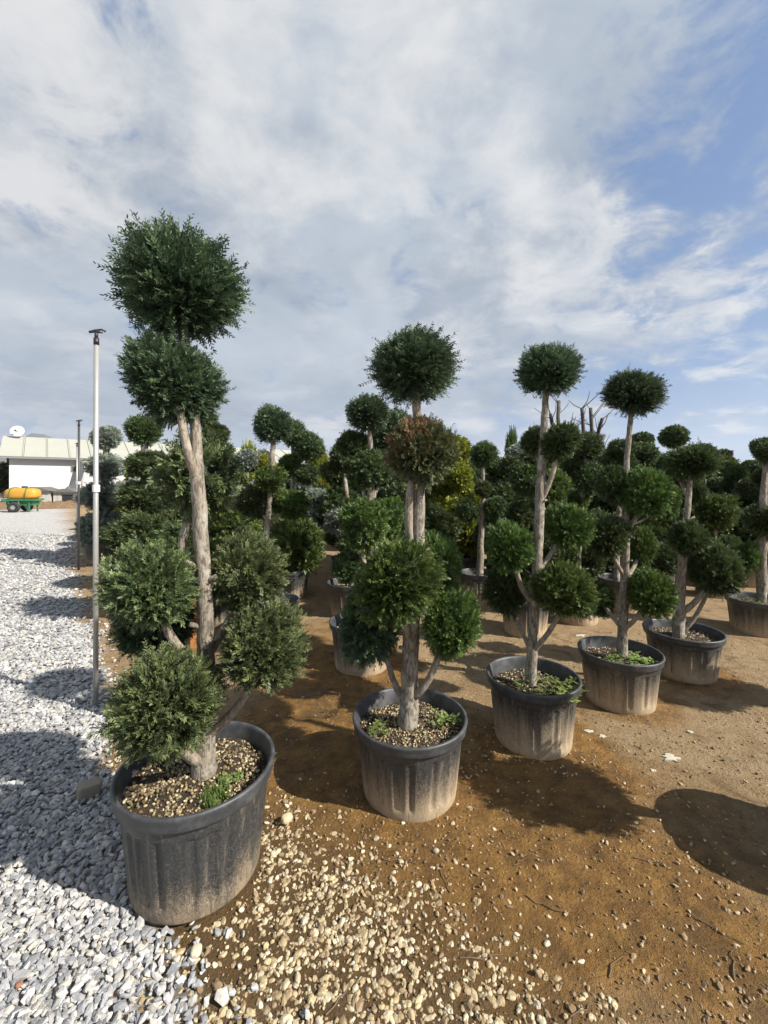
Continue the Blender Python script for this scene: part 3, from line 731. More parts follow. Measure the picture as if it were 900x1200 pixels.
# front row --------------------------------------------------------
t1 = near_tree('topiary_tree', 232, 1.775, (0.31, 0.43),
    [(238, 908, 18, 0.02), (240, 862, 14, 0.02), (241, 790, 11.5, 0.02), (240, 700, 10.5), (235, 620, 9.8), (231, 555, 9), (229, 500, 6.8), (220, 430, 6.5), (213, 360, 5)],
    [(212, 338, 75, 70, 0.0, 'cypress_deep', 'top'), (206, 450, 57, 47, 0.0, 'cypress_deep'), (180, 686, 58, 49, -0.08), (289, 674, 45, 46, 0.14), (309, 757, 52, 45, -0.03),
     (196, 822, 66, 58, -0.20), (182, 728, 50, 44, 0.24, 'cypress_deep')],
    'tallest topiary tree with feathery balls in the scuffed black pot on the gravel edge', limbs=[
    [(236, 893, 0.0, 8), (222, 886, -0.06, 7), (208, 872, -0.14, 6.5), (198, 840, -0.20, 5)],
    [(244, 862, 0.02, 7), (266, 842, 0.0, 6), (288, 815, -0.02, 5.5), (305, 770, -0.03, 5)],
    [(238, 795, 0.02, 7), (218, 768, -0.02, 6), (198, 742, -0.06, 5.5), (186, 700, -0.08, 5)],
    [(243, 770, 0.02, 6), (262, 738, 0.08, 5.5), (276, 708, 0.13, 5), (288, 680, 0.14, 4)],
    [(231, 562, 0.0, 7), (222, 535, -0.05, 6), (214, 500, -0.06, 5.5), (207, 455, -0.03, 5)],
    [(238, 800, 0.02, 6), (215, 770, 0.12, 6), (190, 740, 0.22, 5)]], mud=0.05, rz=0.35, soil_z=0.83, tk=0.86)
o = weed(GRASS_ME, t1, (0.12, -0.12, 0.43 * 0.84))
o = weed(WEED_ME[1], t1, (0.14, -0.02, 0.43 * 0.83), (0, 0, 1.0), (0.6, 0.6, 0.45))

t2 = near_tree('topiary_tree', 480, 2.24, (0.30, 0.39),
    [(478, 838, 16), (480, 800, 12.5), (482, 740, 12), (487, 690, 10.5), (490, 640, 9.5), (491, 580, 8.5), (490, 520, 7.5), (488, 470, 6.5), (487, 430, 4)],
    [(486, 429, 50, 44, 0.0, 'cypress_deep', 'top'), (497, 532, 37, 39, -0.03, 'brown'), (464, 682, 50, 48, -0.16, 'green'), (528, 735, 34, 40, -0.06, 'green'),
     (434, 728, 38, 46, 0.12, 'cypress_deep'), (515, 662, 26, 32, 0.14, 'green')],
    'topiary tree whose second ball from the top has turned reddish brown', limbs=[
    [(474, 822, 0.0, 7), (462, 800, 0.05, 5), (454, 775, 0.1, 4.5), (440, 735, 0.12, 4)],
    [(486, 815, -0.02, 7), (500, 800, -0.05, 5.5), (512, 775, -0.06, 5), (524, 740, -0.06, 4)],
    [(478, 745, -0.03, 7), (470, 715, -0.1, 5), (464, 690, -0.16, 4)],
    [(486, 720, 0.02, 5), (500, 690, 0.1, 4.5), (514, 665, 0.14, 4)],
    [(485, 660, 0.0, 6.5), (479, 610, -0.02, 6), (483, 560, -0.02, 5.5), (492, 530, -0.02, 4)]], mud=0.36, rz=0.4, tk=0.78)
weed(WEED_ME[1], t2, (0.20, 0.02, 0.39 * 0.82), (0, 0, 0.3), (1.0, 0.8, 0.9)); weed(WEED_ME[1], t2, (-0.17, -0.05, 0.39 * 0.82), (0, 0, 2), (0.7, 0.7, 0.7))

t3 = near_tree('topiary_tree', 624, 2.69, (0.285, 0.405),
    [(622, 792, 10), (624, 750, 8.5), (627, 700, 8.5), (631, 630, 8.5), (633, 580, 8), (636, 530, 6.5), (639, 470, 5.5), (642, 440, 3.5)],
    [(643, 435, 37, 33, 0.0, 'cypress_deep', 'top'), (655, 518, 24, 20, -0.05, 'dark'), (627, 516, 17, 17, 0.1, 'dark'), (598, 642, 28, 30, -0.02, 'green'), (592, 692, 25, 31, 0.18, 'dark'),
     (666, 620, 28, 27, 0.1, 'green'), (660, 692, 36, 31, -0.12, 'green'), (684, 704, 17, 22, 0.25, 'dark')],
    'topiary tree with a thin arching double trunk above weeds in its mud-stained pot', limbs=[
    [(622, 762, 0.0, 4.5), (612, 740, 0.08, 4), (602, 720, 0.16, 4), (595, 695, 0.18, 3)],
    [(623, 765, 0.0, 5), (640, 745, -0.06, 4.5), (652, 725, -0.11, 4), (660, 695, -0.12, 3)],
    [(624, 705, 0.0, 5), (612, 690, 0.0, 4.5), (604, 665, -0.02, 4), (598, 645, -0.02, 3)],
    [(630, 670, 0.0, 4.5), (645, 650, 0.06, 4), (658, 630, 0.1, 3.5)],
    [(634, 588, 0.0, 5), (646, 560, -0.03, 4.5), (655, 525, -0.05, 3.5)],
    [(635, 560, 0.02, 3.5), (630, 535, 0.08, 3), (627, 520, 0.1, 3)],
    [(645, 720, 0.1, 3.5), (665, 715, 0.2, 3), (684, 706, 0.25, 3)]], mud=0.44, soil='lo', rz=1.1, tk=0.68)
weed(WEED_ME[0], t3, (0.06, -0.10, 0.405 * 0.82), (0, 0, 0.3), (1.1, 1.0, 0.9)); weed(WEED_ME[1], t3, (0.20, -0.08, 0.405 * 0.83), (0, 0, 1.3))

t4 = near_tree('topiary_tree', 726, 3.16, (0.285, 0.375),
    [(729, 752, 9), (731, 700, 8), (733, 650, 7), (733, 600, 6.5), (734, 550, 5), (738, 500, 4.5), (741, 465, 3)],
    [(743, 460, 35, 28, 0.0, 'cypress_deep', 'top'), (757, 578, 31, 28, -0.08, 'green'), (721, 568, 23, 22, 0.05, 'dark'), (713, 629, 25, 23, -0.05, 'dark'), (752, 642, 18, 23, 0.15, 'green'),
     (763, 696, 29, 27, -0.12, 'green'), (702, 702, 18, 21, 0.25, 'dark')],
    'topiary tree with a bare neck under a flattened top ball, fourth front pot', limbs=[
    [(729, 738, 0.0, 5), (742, 728, -0.06, 4), (755, 710, -0.12, 3.5)],
    [(728, 735, 0.0, 4.5), (714, 718, 0.12, 4), (704, 704, 0.24, 3)],
    [(731, 675, 0.0, 4), (720, 655, -0.03, 3.5), (714, 635, -0.05, 3)],
    [(734, 625, 0.0, 4.5), (746, 605, -0.05, 4), (755, 585, -0.08, 3)],
    [(732, 600, 0.0, 3.5), (725, 585, 0.03, 3), (721, 570, 0.05, 3)],
    [(734, 680, 0.0, 4), (745, 660, 0.1, 3.5), (752, 645, 0.15, 3)]], mud=0.50, soil='lo', rz=2.0, tk=0.64)
weed(WEED_ME[0], t4, (0.02, -0.08, 0.375 * 0.82), (0, 0, 1.3), (0.9, 0.9, 0.8))

t5 = near_tree('topiary_tree', 800, 3.61, (0.295, 0.36),
    [(795, 740, 10), (796, 705, 9), (799, 670, 7), (803, 630, 5.5), (807, 580, 5), (810, 545, 3)],
    [(811, 541, 32, 23, 0.0, 'dark', 'top'), (790, 546, 15, 15, 0.2, 'dark'), (805, 632, 23, 20, -0.05, 'dark'), (838, 669, 33, 30, -0.05, 'dark')],
    'low topiary tree with a thick forked stem and one large side ball', limbs=[
    [(797, 718, 0.0, 6), (812, 708, -0.03, 5), (828, 690, -0.05, 4)],
    [(799, 742, 0.03, 4), (815, 722, 0.0, 3.5), (832, 690, -0.03, 3)],
    [(807, 585, 0.0, 3), (798, 565, 0.1, 3), (791, 550, 0.2, 3)]], mud=0.46, soil='lo', rz=3.1, tk=0.66)

t6 = near_tree('topiary_tree', 888, 4.60, (0.29, 0.36),
    [(893, 705, 6), (893, 660, 5.5), (894, 600, 5), (897, 545, 3)],
    [(904, 533, 20, 14, 0.0, 'dark', 'hi'), (896, 561, 16, 12, 0.1, 'dark', 'hi'), (899, 612, 25, 20, 0, 'dark', 'hi'), (874, 656, 17, 18, 0.05, 'green', 'hi')],
    'topiary tree in the last front row pot, past the low forked tree', mud=0.40, soil='lo', lod='hi')
weed(WEED_ME[0], t6, (-0.02, -0.08, 0.36 * 0.82), (0, 0, 2.3), (1.0, 0.9, 0.9))

# next row towards the viewer, just beyond the right edge of the picture: their shadows cross the soil
OFF = 'trees standing just beyond the open soil'
def off_tree(X, Y, Rr, H, balls, trunk_h, label):
    root = empty('topiary_tree', (X, Y, 0)); make_pot(root, Rr, H, 0.4, 'lo', 1.0)
    tr = trunk_part(root, [(0, 0, H * .7), (0.02, 0, H + 0.4), (0.0, 0.02, trunk_h * 0.7), (0, 0, trunk_h)], [0.04, 0.035, 0.03, 0.02])
    for x, y, z, r_ in balls:
        ball(root, (x, y, z), r_, r_, r_ * 0.9, 'green', 'mid')
        if math.hypot(x, y) > 0.06: trunk_part(tr, [(0.01, 0, z - math.hypot(x, y) * 0.8), (x * .6, y * .6, z - 0.1), (x, y, z)], [.018, .016, .012], 7, 'bark_smooth', 'branch', 4)
    tag(root, label, 'topiary tree')
off_tree(2.10, 1.72, 0.30, 0.42, [(0.0, 0.0, 0.98, 0.25), (-.1, 0.12, 1.36, 0.2), (0, 0, 2.5, 0.22)], 2.45, 'topiary tree whose pot shadow lies on the open soil')
off_tree(3.55, 2.75, 0.30, 0.40, [(-.1, 0.0, 0.95, 0.22), (0.12, 0.1, 0.8, 0.2), (0, 0, 2.0, 0.2)], 1.95, 'topiary tree beyond the soil beside the low forked tree')

# second row and the aisle --------------------------------------------
SEC = None
near_tree('topiary_tree', 424, 3.72, (0.285, 0.40),
    [(434, 712, 6), (436, 650, 5.5), (433, 600, 5), (436, 560, 4.5), (434, 520, 3.5), (431, 485, 2.5)],
    [(431, 484, 25, 23, 0, 'cypress_deep', 'midtop'), (413, 522, 20, 17, 0.1, 'dark'), (430, 549, 30, 22, 0.05, 'dark'), (425, 613, 29, 28, -0.1, 'green'), (452, 607, 20, 24, 0.1, 'green'), (410, 664, 20, 18, 0.0, 'dark'), (460, 512, 22, 28, 0.35, 'cypress_deep')],
    'many-stemmed topiary tree behind the pot of the browned tree', lod='mid', mud=0.36, soil='lo', limbs=[
    [(433, 600, 0, 3.5), (426, 575, 0.05, 3), (424, 550, .05, 3)], [(434, 590, 0, 3.5), (444, 565, 0.1, 3), (452, 530, .3, 3), (460, 512, .35, 2.5)], [(435, 545, 0, 3), (424, 532, .05, 2.5), (413, 522, .1, 2)],
    [(434, 680, 0, 4), (424, 650, -.06, 3.5), (425, 620, -.1, 3)], [(436, 670, 0, 4), (446, 640, .06, 3), (452, 610, .1, 3)], [(433, 700, 0, 4), (420, 685, 0, 3), (411, 668, 0, 3)]])
near_tree('topiary_tree', 410, 5.2, (0.28, 0.40),
    [(412, 690, 4), (410, 620, 3.5), (404, 560, 3), (402, 535, 2.5)],
    [(402, 535, 17, 15, 0, 'dark'), (395, 553, 18, 16, 0.1, 'dark'), (402, 590, 21, 20, 0.1, 'dark'), (398, 612, 20, 17, -0.1, 'grey'), (412, 636, 18, 18, 0.0, 'dark')],
    'dark topiary tree standing at the right side of the soil aisle', lod='mid', mud=0.4)
near_tree('clipped_bush', 340, 6.0, (0.28, 0.40), [(344, 690, 2.5), (347, 660, 2.2), (350, 645, 2)],
    [(350, 641, 30, 33, -0.05, 'green')], 'broad clipped bush ball bulging over the left side of the aisle', lod='mid', mud=0.3, cat='bush')
near_tree('topiary_tree', 320, 4.4, (0.27, 0.40),
    [(308, 715, 5), (310, 660, 4.5), (314, 610, 4), (318, 560, 4), (320, 520, 3.5), (321, 498, 2.5)],
    [(321, 497, 23, 22, 0, 'cypress_deep', 'midtop'), (316, 561, 18, 16, -0.05, 'green'), (300, 588, 22, 20, 0.1, 'dark'), (343, 591, 22, 18, 0.15, 'green'), (326, 645, 16, 16, 0.0, 'green')],
    'slender topiary tree with a round top ball left of the aisle', lod='mid', mud=0.3, soil='lo')
near_tree('topiary_tree', 345, 7.4, (0.28, 0.40), [(342, 655, 3), (342, 600, 3), (343, 530, 2.5), (342, 508, 2)],
    [(342, 507, 15, 15, 0, 'dark'), (362, 524, 16, 16, -0.1, 'dark'), (338, 547, 15, 14, 0.05, 'green'), (361, 556, 14, 13, 0, 'dark'), (372, 586, 16, 15, .1, 'grey'), (358, 604, 15, 13, 0, 'grey')],
    'lean dark topiary tree with small balls stepping down its right side', lod='mid', mud=0.4)
near_tree('topiary_tree', 615, 4.6, (0.27, 0.40),
    [(628, 715, 4), (630, 640, 4), (630, 580, 3.5), (625, 545, 3)],
    [(625, 540, 17, 15, 0, 'dark'), (619, 563, 23, 22, -0.1, 'dark'), (648, 575, 20, 24, 0.1, 'green'), (612, 602, 20, 15, 0.1, 'dark'), (640, 640, 18, 18, 0.15, 'dark')],
    'stout dark topiary tree behind the arching double trunk', lod='mid', mud=0.5)
near_tree('topiary_tree', 676, 4.95, (0.27, 0.39),
    [(676, 700, 4), (679, 630, 4), (684, 560, 3), (687, 525, 2.5)],
    [(688, 524, 17, 15, 0, 'dark'), (672, 545, 14, 14, 0.1, 'dark'), (690, 560, 18, 18, 0, 'dark'), (672, 590, 20, 14, 0.1, 'green'), (690, 655, 21, 25, 0.1, 'dark'), (665, 650, 15, 15, .1, 'dark')],
    'dark topiary tree standing before the bare pruned tree', lod='mid', mud=0.55)
near_tree('topiary_tree', 560, 5.75, (0.26, 0.40),
    [(562, 668, 5), (564, 620, 4), (566, 580, 3), (566, 540, 2)],
    [(566, 532, 16, 15, 0, 'dark', 'midtop'), (566, 573, 11, 10, -.05, 'dark'), (548, 598, 13, 13, -0.05, 'dark'), (580, 594, 15, 12, 0.0, 'dark'), (567, 625, 12, 12, 0.15, 'dark')],
    'small neat topiary tree with a thin trunk before the golden bushes', lod='mid', mud=0.45)
near_tree('topiary_tree', 727, 5.45, (0.27, 0.39),
    [(722, 690, 4), (724, 620, 3.5), (728, 560, 3), (728, 535, 2)],
    [(727, 529, 17, 15, 0, 'dark'), (738, 546, 11, 10, -.1, 'dark'), (710, 547, 14, 12, 0.1, 'dark'), (778, 590, 20, 20, -0.1, 'green'), (745, 610, 15, 15, 0.1, 'dark'), (780, 655, 22, 20, 0.1, 'dark')],
    'dark topiary tree behind the fourth front pot, its limbs reaching right', lod='mid', mud=0.55)
near_tree('topiary_tree', 838, 6.0, (0.27, 0.39),
    [(835, 680, 4), (836, 640, 3.5), (838, 600, 3)],
    [(838, 601, 26, 21, 0, 'green'), (815, 575, 15, 14, 0.1, 'dark'), (856, 640, 16, 14, 0.1, 'dark'), (828, 635, 16, 14, 0.1, 'green')],
    'bright topped topiary tree right behind the low forked tree', lod='mid', mud=0.55)
near_tree('topiary_tree', 862, 7.2, (0.27, 0.39), [(861, 660, 3), (861, 600, 3), (862, 560, 2)],
    [(862, 556, 14, 11, 0, 'dark', 'midtop'), (853, 570, 11, 10, .1, 'dark'), (872, 590, 13, 11, .1, 'green'), (858, 615, 16, 13, 0, 'dark'), (868, 640, 16, 14, 0, 'dark')],
    'thin topiary tree with a flat cap ball beside the far sprinkler pole', lod='mid', mud=0.5)

# left block beside the gravel ------------------------------------------
near_tree('topiary_tree', 122, 8.6, (0.36, 0.42), [(122, 640, 6), (123, 590, 5), (124, 540, 4), (125, 515, 3)],
    [(125, 514, 18, 13, 0, 'grey'), (122, 547, 25, 15, 0, 'grey'), (119, 581, 29, 18, 0, 'grey'), (118, 620, 30, 22, 0, 'grey')],
    'grey-green tiered cloud tree standing in front of the white house', lod='mid', mud=0.2)
near_tree('topiary_tree', 172, 7.8, (0.34, 0.42), [(172, 640, 6), (172, 590, 6), (170, 540, 5), (169, 505, 4)],
    [(168, 504, 23, 19, 0, 'dark', 'midtop'), (176, 546, 29, 17, 0, 'dark'), (168, 585, 31, 21, 0, 'dark'), (196, 548, 20, 14, .3, 'grey')],
    'dark tiered cloud tree next to the grey-green one', lod='mid', mud=0.2)
near_tree('topiary_tree', 250, 8.4, (0.34, 0.42), [(248, 630, 5), (249, 570, 4), (252, 510, 3)],
    [(253, 508, 17, 13, 0, 'dark'), (241, 490, 13, 12, .1, 'dark'), (257, 532, 18, 14, 0, 'dark'), (240, 560, 24, 18, 0, 'green'), (262, 580, 22, 18, 0, 'dark')],
    'dark tree of small balls peeping past the tallest trunk', lod='mid', mud=0.2)
near_tree('feathery_bush', 224, 4.6, (0.28, 0.40), [(212, 690, 6), (214, 640, 6), (224, 590, 5), (230, 560, 4)],
    [(232, 560, 50, 50, 0, 'cypress', 'frond')], 'loose feathery cypress bush on a stem right behind the tallest trunk', mud=0.2, cat='bush')
GB = 'clipped mounds behind the tallest tree'
def mound(px, py, rx, ry, d, sp, label, Rr=0.34):
    near_tree('clipped_mound', px, d, (Rr, 0.38), [(px, py + ry, 5), (px, py + ry * .4, 4), (px, py, 4)], [(px, py, rx, ry, 0, sp)], label, lod='mid', mud=0.15, cat='bush')
mound(165, 626, 40, 24, 6.4, 'dark', 'wide dark clipped mound beside the gravel edge')
mound(212, 636, 36, 24, 5.8, 'dark', 'dark clipped mound just left of the tallest trunk')
mound(274, 622, 30, 24, 6.2, 'green', 'bright green clipped mound just right of the tallest trunk')
mound(262, 655, 30, 26, 5.0, 'green', 'low green clipped mound behind the right mid ball')
mound(140, 600, 26, 22, 10.5, 'grey', 'pale grey mound behind the tiered cloud trees')
mound(205, 600, 26, 20, 9.2, 'grey', 'pale grey mound half hidden by the feathery bush')
# a square trough pot under the mounds, by the first pole
# orange wooden stake by the tallest trunk
M['stake'] = simple('orange_wood', (0.42, 0.17, 0.05), 0.7, 0, 0.25, 12, 0.2)
d = 2.6; p = at(226, 655, d)
mb = MB(); mb.box((0, 0, 0.55), (0.03, 0.02, 1.10)); mb.box((0, 0, 1.12), (0.03, 0.02, 0.04), 0, 0.35)
tag(mb.build('stake', M['stake'], None, (p.x, d, 0), rot=(0.02, 0.01, 0.2)), 'orange wooden stake behind the tallest trunk', 'stake')

# prototypes for the crowded rows beyond -----------------------------------
def children(o): return [c for c in bpy.data.objects if c.parent == o]
def copy_tree(o, parent=None):
    c = o.copy(); col.objects.link(c); c.parent = parent
    for ch in kids[o.name]: copy_tree(ch, c)
    return c
def proto(seed, sp, h, nb, rball, grp, label, gold=False, column=False):
    r = random.Random(seed)
    root = empty('topiary_tree', (0, 0, 0)); make_pot(root, 0.29, 0.40, 0.45, 'lo', r.uniform(0, 6), detail=False)
    top = h - rball
    tr = trunk_part(root, [(0, 0, 0.05), (r.uniform(-.04, .04), r.uniform(-.04, .04), 0.6), (r.uniform(-.06, .06), r.uniform(-.06, .06), 1.2), (0.02, 0, top)], [0.045, 0.038, 0.03, 0.02], 8, 'bark', 'trunk', 3)
    ball(root, (0.02, 0, top), rball, rball, rball * 0.88, sp, 'lo')
    for i in range(nb):
        z = 0.7 + (top - 0.42 - 0.7) * (i + r.uniform(-.2, .2)) / max(1, nb - 1)
        a = i * 2.4 + r.uniform(-.5, .5); q = r.uniform(0.16, 0.40); rb = rball * r.uniform(0.8, 1.25)
        c = (math.cos(a) * q, math.sin(a) * q, z)
        ball(root, c, rb, rb, rb * 0.85, sp, 'lo')
        trunk_part(tr, [(0, 0, max(0.35, z - 0.3)), (c[0] * .6, c[1] * .6, z - 0.12), c], [0.02, 0.018, 0.012], 6, 'bark_smooth', 'branch', 2)
    tag(root, label, 'topiary tree', grp)
    return root
def cone_proto(seed, sp, h, rad, grp, label):
    r = random.Random(seed); root = empty('columnar_conifer', (0, 0, 0)); make_pot(root, 0.29, 0.40, 0.4, 'lo', 0, detail=False)
    trunk_part(root, [(0, 0, 0.05), (0, 0, h * .5), (0, 0, h * 0.9)], [0.04, 0.03, 0.01], 7, 'bark', 'trunk', 2)
    v = BALL['mid'][1]; o = obj('crown', v, root, (0, 0, 0.45 + (h - 0.45) / 2), (0, 0, r.uniform(0, 6)), (rad, rad, (h - 0.45) / 2)); setmat(o, M[sp], M[CORE.get(sp, 'core')])
    tag(root, label, 'conifer', grp); return root
def low_proto(seed, sp, h, rad, grp, label):
    r = random.Random(seed); root = empty('clipped_bush', (0, 0, 0)); make_pot(root, 0.29, 0.38, 0.4, 'lo', 0, detail=False)
    trunk_part(root, [(0, 0, 0.05), (0.01, 0, h * .3), (0, 0, h * 0.5)], [0.04, 0.035, 0.03], 7, 'bark', 'trunk', 2)
    ball(root, (0, 0, h - rad), rad * 1.1, rad * 1.1, rad, sp, 'mid')
    ball(root, (rad * .5, rad * .3, h - rad * 1.5), rad * .8, rad * .8, rad * .7, sp, 'lo')
    tag(root, label, 'bush', grp); return root
PR = {
 'd': [proto(1, 'dark', 2.35, 6, 0.23, 'dark ball trees in the rows beyond', 'dark green many-balled topiary tree in the crowded rows beyond'),
       proto(2, 'dark', 2.15, 7, 0.21, 'dark ball trees in the rows beyond', 'dark green many-balled topiary tree in the crowded rows beyond'),
       proto(3, 'dark', 2.6, 6, 0.22, 'dark ball trees in the rows beyond', 'dark green many-balled topiary tree in the crowded rows beyond')],
 'g': [proto(4, 'green', 2.2, 6, 0.24, 'leaf green ball trees in the rows beyond', 'leaf green many-balled topiary tree in the crowded rows beyond'),
       proto(5, 'green', 2.0, 7, 0.22, 'leaf green ball trees in the rows beyond', 'leaf green many-balled topiary tree in the crowded rows beyond')],
 'y': [proto(6, 'gold', 2.3, 6, 0.27, 'golden ball trees in the rows beyond', 'yellow-green many-balled topiary tree in the rows beyond')],
 's': [proto(8, 'grey', 2.5, 6, 0.26, 'grey ball trees in the rows beyond', 'silvery grey many-balled topiary tree in the rows beyond')],
 'c': [cone_proto(9, 'green', 2.9, 0.2, 'columnar conifers in the rows beyond', 'narrow green columnar conifer among the ball trees')],
 'k': [cone_proto(10, 'gold', 2.3, 0.28, 'golden columnar conifers in the rows beyond', 'bright golden columnar conifer among the ball trees')],
 'b': [low_proto(11, 'dark', 1.15, 0.34, 'low dark bushes between the ball trees', 'low dark clipped bush between the ball trees')],
 'o': [low_proto(12, 'gold', 1.2, 0.36, 'low golden bushes between the ball trees', 'low golden clipped bush between the ball trees')],
 'w': [low_proto(13, 'grey', 1.25, 0.36, 'low grey bushes between the ball trees', 'low silvery grey clipped bush between the ball trees')],
}
kids = {}
for o_ in bpy.data.objects:
    kids.setdefault(o_.name, [])
    if o_.parent: kids.setdefault(o_.parent.name, []).append(o_)
used = set()
def plant(kind, X, Y, sc=1.0, i=None):
    lst = PR[kind]; p = lst[random.randrange(len(lst)) if i is None else i]
    c = p if p.name not in used else copy_tree(p)
    used.add(p.name)
    c.location = (X, Y, float(hgt(X, Y)) - 0.004); c.rotation_euler = (0, 0, random.uniform(0, 6.28)); c.scale = (sc, sc, sc)
    return c
def plant_px(kind, px, Y, sc=1.0, i=None): return plant(kind, (px - CX) / F * Y, Y, sc, i)
# placed ones that can be made out, each with what it stands by
DT, GT, YT, ST = 'dark green many-balled topiary tree ', 'leaf green many-balled topiary tree ', 'yellow-green many-balled topiary tree ', 'silvery grey many-balled topiary tree '
DB, OB, WB = 'low dark clipped bush ', 'low golden clipped bush ', 'low silvery grey clipped bush '
for kind, px, Y, sc, lab in (
    ('y', 532, 7.4, 1.05, YT + 'right behind the browned ball'), ('o', 540, 6.9, 1.1, OB + 'behind the small neat tree'), ('y', 520, 9.6, 1.1, YT + 'behind the nearer yellow-green one'),
    ('k', 376, 11.5, 1.1, 'bright golden columnar conifer at the far end of the aisle'), ('k', 366, 14.0, 1.0, 'golden columnar conifer just past the one ending the aisle'),
    ('c', 597, 12.5, 1.05, 'narrow green columnar conifer behind the small neat tree'), ('k', 640, 10.5, 1.0, 'golden columnar conifer behind the arching double trunk'),
    ('s', 290, 9.8, 0.95, ST + 'left of the slender tree by the aisle'), ('s', 308, 11.5, 1.0, ST + 'behind the slender tree by the aisle'), ('k', 294, 15, 1.25, 'tall golden columnar conifer among silvery grey ball trees'),
    ('s', 358, 9.0, .8, ST + 'behind the lean dark tree'), ('w', 300, 8.2, 1.1, WB + 'below the silvery grey ball trees'), ('w', 160, 11.5, 1.3, WB + 'behind the dark tiered cloud tree'),
    ('o', 148, 9.6, 1.2, OB + 'between the two tiered cloud trees'), ('o', 200, 8.8, 1.1, OB + 'beside the feathery bush'), ('y', 155, 13.5, 0.95, YT + 'behind the two tiered cloud trees'),
    ('o', 136, 12.0, 1.1, OB + 'behind the grey-green tiered tree'), ('s', 205, 12.5, 1.0, ST + 'behind the feathery bush'), ('o', 285, 7.2, 0.95, OB + 'behind the bright green mound'),
    ('b', 470, 5.6, 1.0, DB + 'right behind the trunk of the browned tree'), ('b', 475, 7.6, 1.3, 'big dark clipped bush farther behind the browned tree'), ('d', 462, 6.2, 0.95, DT + 'behind the many-stemmed tree'),
    ('d', 480, 8.3, 1.05, DT + 'behind the browned ball'), ('b', 505, 6.3, 1.1, DB + 'beside the low golden one'), ('d', 600, 6.6, 0.95, DT + 'behind the stout dark tree'), ('g', 585, 8.2, 0.95, GT + 'behind the small neat tree'),
    ('b', 590, 6.6, 1.0, DB + 'beside the pot of the small neat tree'), ('d', 650, 7.0, 1.0, DT + 'just behind the arching double trunk'), ('d', 700, 6.8, 0.92, DT + 'right of the bare pruned tree'),
    ('g', 725, 7.6, 1.0, GT + 'behind the bare neck of the fourth tree'), ('d', 750, 6.6, .95, DT + 'behind the fourth tree'), ('b', 705, 6.0, 1.0, DB + 'behind the fourth front pot'),
    ('b', 765, 6.2, 1.05, DB + 'between the fourth tree and the low forked one'), ('b', 640, 5.9, 1.0, DB + 'behind the arching double trunk'), ('d', 790, 7.4, 1.0, DT + 'behind the low forked tree'),
    ('d', 825, 8.2, 1.0, DT + 'behind the bright topped one'), ('g', 850, 9.2, 1.0, GT + 'before the far sprinkler pole'), ('d', 880, 8.2, 0.95, DT + 'beside the far sprinkler pole'),
    ('d', 898, 6.9, 0.9, DT + 'behind the last front row pot'), ('b', 880, 6.6, 1.0, DB + 'behind the last front row pot'), ('b', 820, 7.0, 1.0, DB + 'behind the low forked tree'),
    ('c', 655, 16, 1.0, 'narrow green columnar conifer beyond the bare pruned tree'), ('b', 225, 7.4, 1.15, DB + 'behind the tallest trunk'), ('b', 300, 6.8, 1.1, DB + 'left of the broad aisle bush'),
    ('g', 275, 9.0, 0.9, GT + 'behind the bright green mound'), ('d', 225, 10.5, 1.05, DT + 'behind the feathery bush'), ('d', 330, 10, 0.9, DT + 'behind the lean dark tree'), ('g', 405, 7.2, .85, GT + 'on the right side of the aisle'),
    ('d', 425, 6.6, 0.9, DT + 'just behind the many-stemmed tree'), ('d', 440, 8.4, 1.0, DT + 'farther behind the many-stemmed tree'), ('w', 440, 10.5, 1.3, WB + 'behind the many-stemmed tree'),
    ('d', 410, 10.5, .95, DT + 'near the far end of the aisle')):
    plant_px(kind, px, Y, sc)['label'] = lab
FIELD = {'d': 'dark green many-balled topiary tree in the crowded field beyond', 'g': 'leaf green many-balled topiary tree in the crowded field beyond', 'y': 'yellow-green many-balled topiary tree in the crowded field beyond',
         's': 'silvery grey many-balled topiary tree in the crowded field beyond', 'c': 'narrow green columnar conifer in the crowded field beyond', 'k': 'golden columnar conifer in the crowded field beyond',
         'b': 'low dark clipped bush in the crowded field beyond', 'w': 'low silvery grey clipped bush in the crowded field beyond'}
# the field beyond
rr = random.Random(21)
Y = 10.0
while Y < 30:
    step = 1.35 + 0.05 * (Y - 9)
    X = -0.40 * Y - (0.10 * (Y - 9))
    while X < 0.98 * Y:
        x_ = X + rr.uniform(-.3, .3); y_ = Y + rr.uniform(-.3, .3)
        u = x_ / y_ * F + CX
        if not (376 < u < 396 and Y < 13) and gravel_dist(np.array([x_]), np.array([y_]))[0] < -0.8:
            t = rr.random()
            kind = ('d' if t < .45 else 'g' if t < .62 else 'b' if t < .78 else 'y' if t < .84 else 's' if t < .90 else 'w' if t < .94 else 'c' if t < .97 else 'k')
            plant(kind, x_, y_, rr.uniform(0.85, 1.12))['label'] = FIELD[kind]
        X += step
    Y += step * 0.95

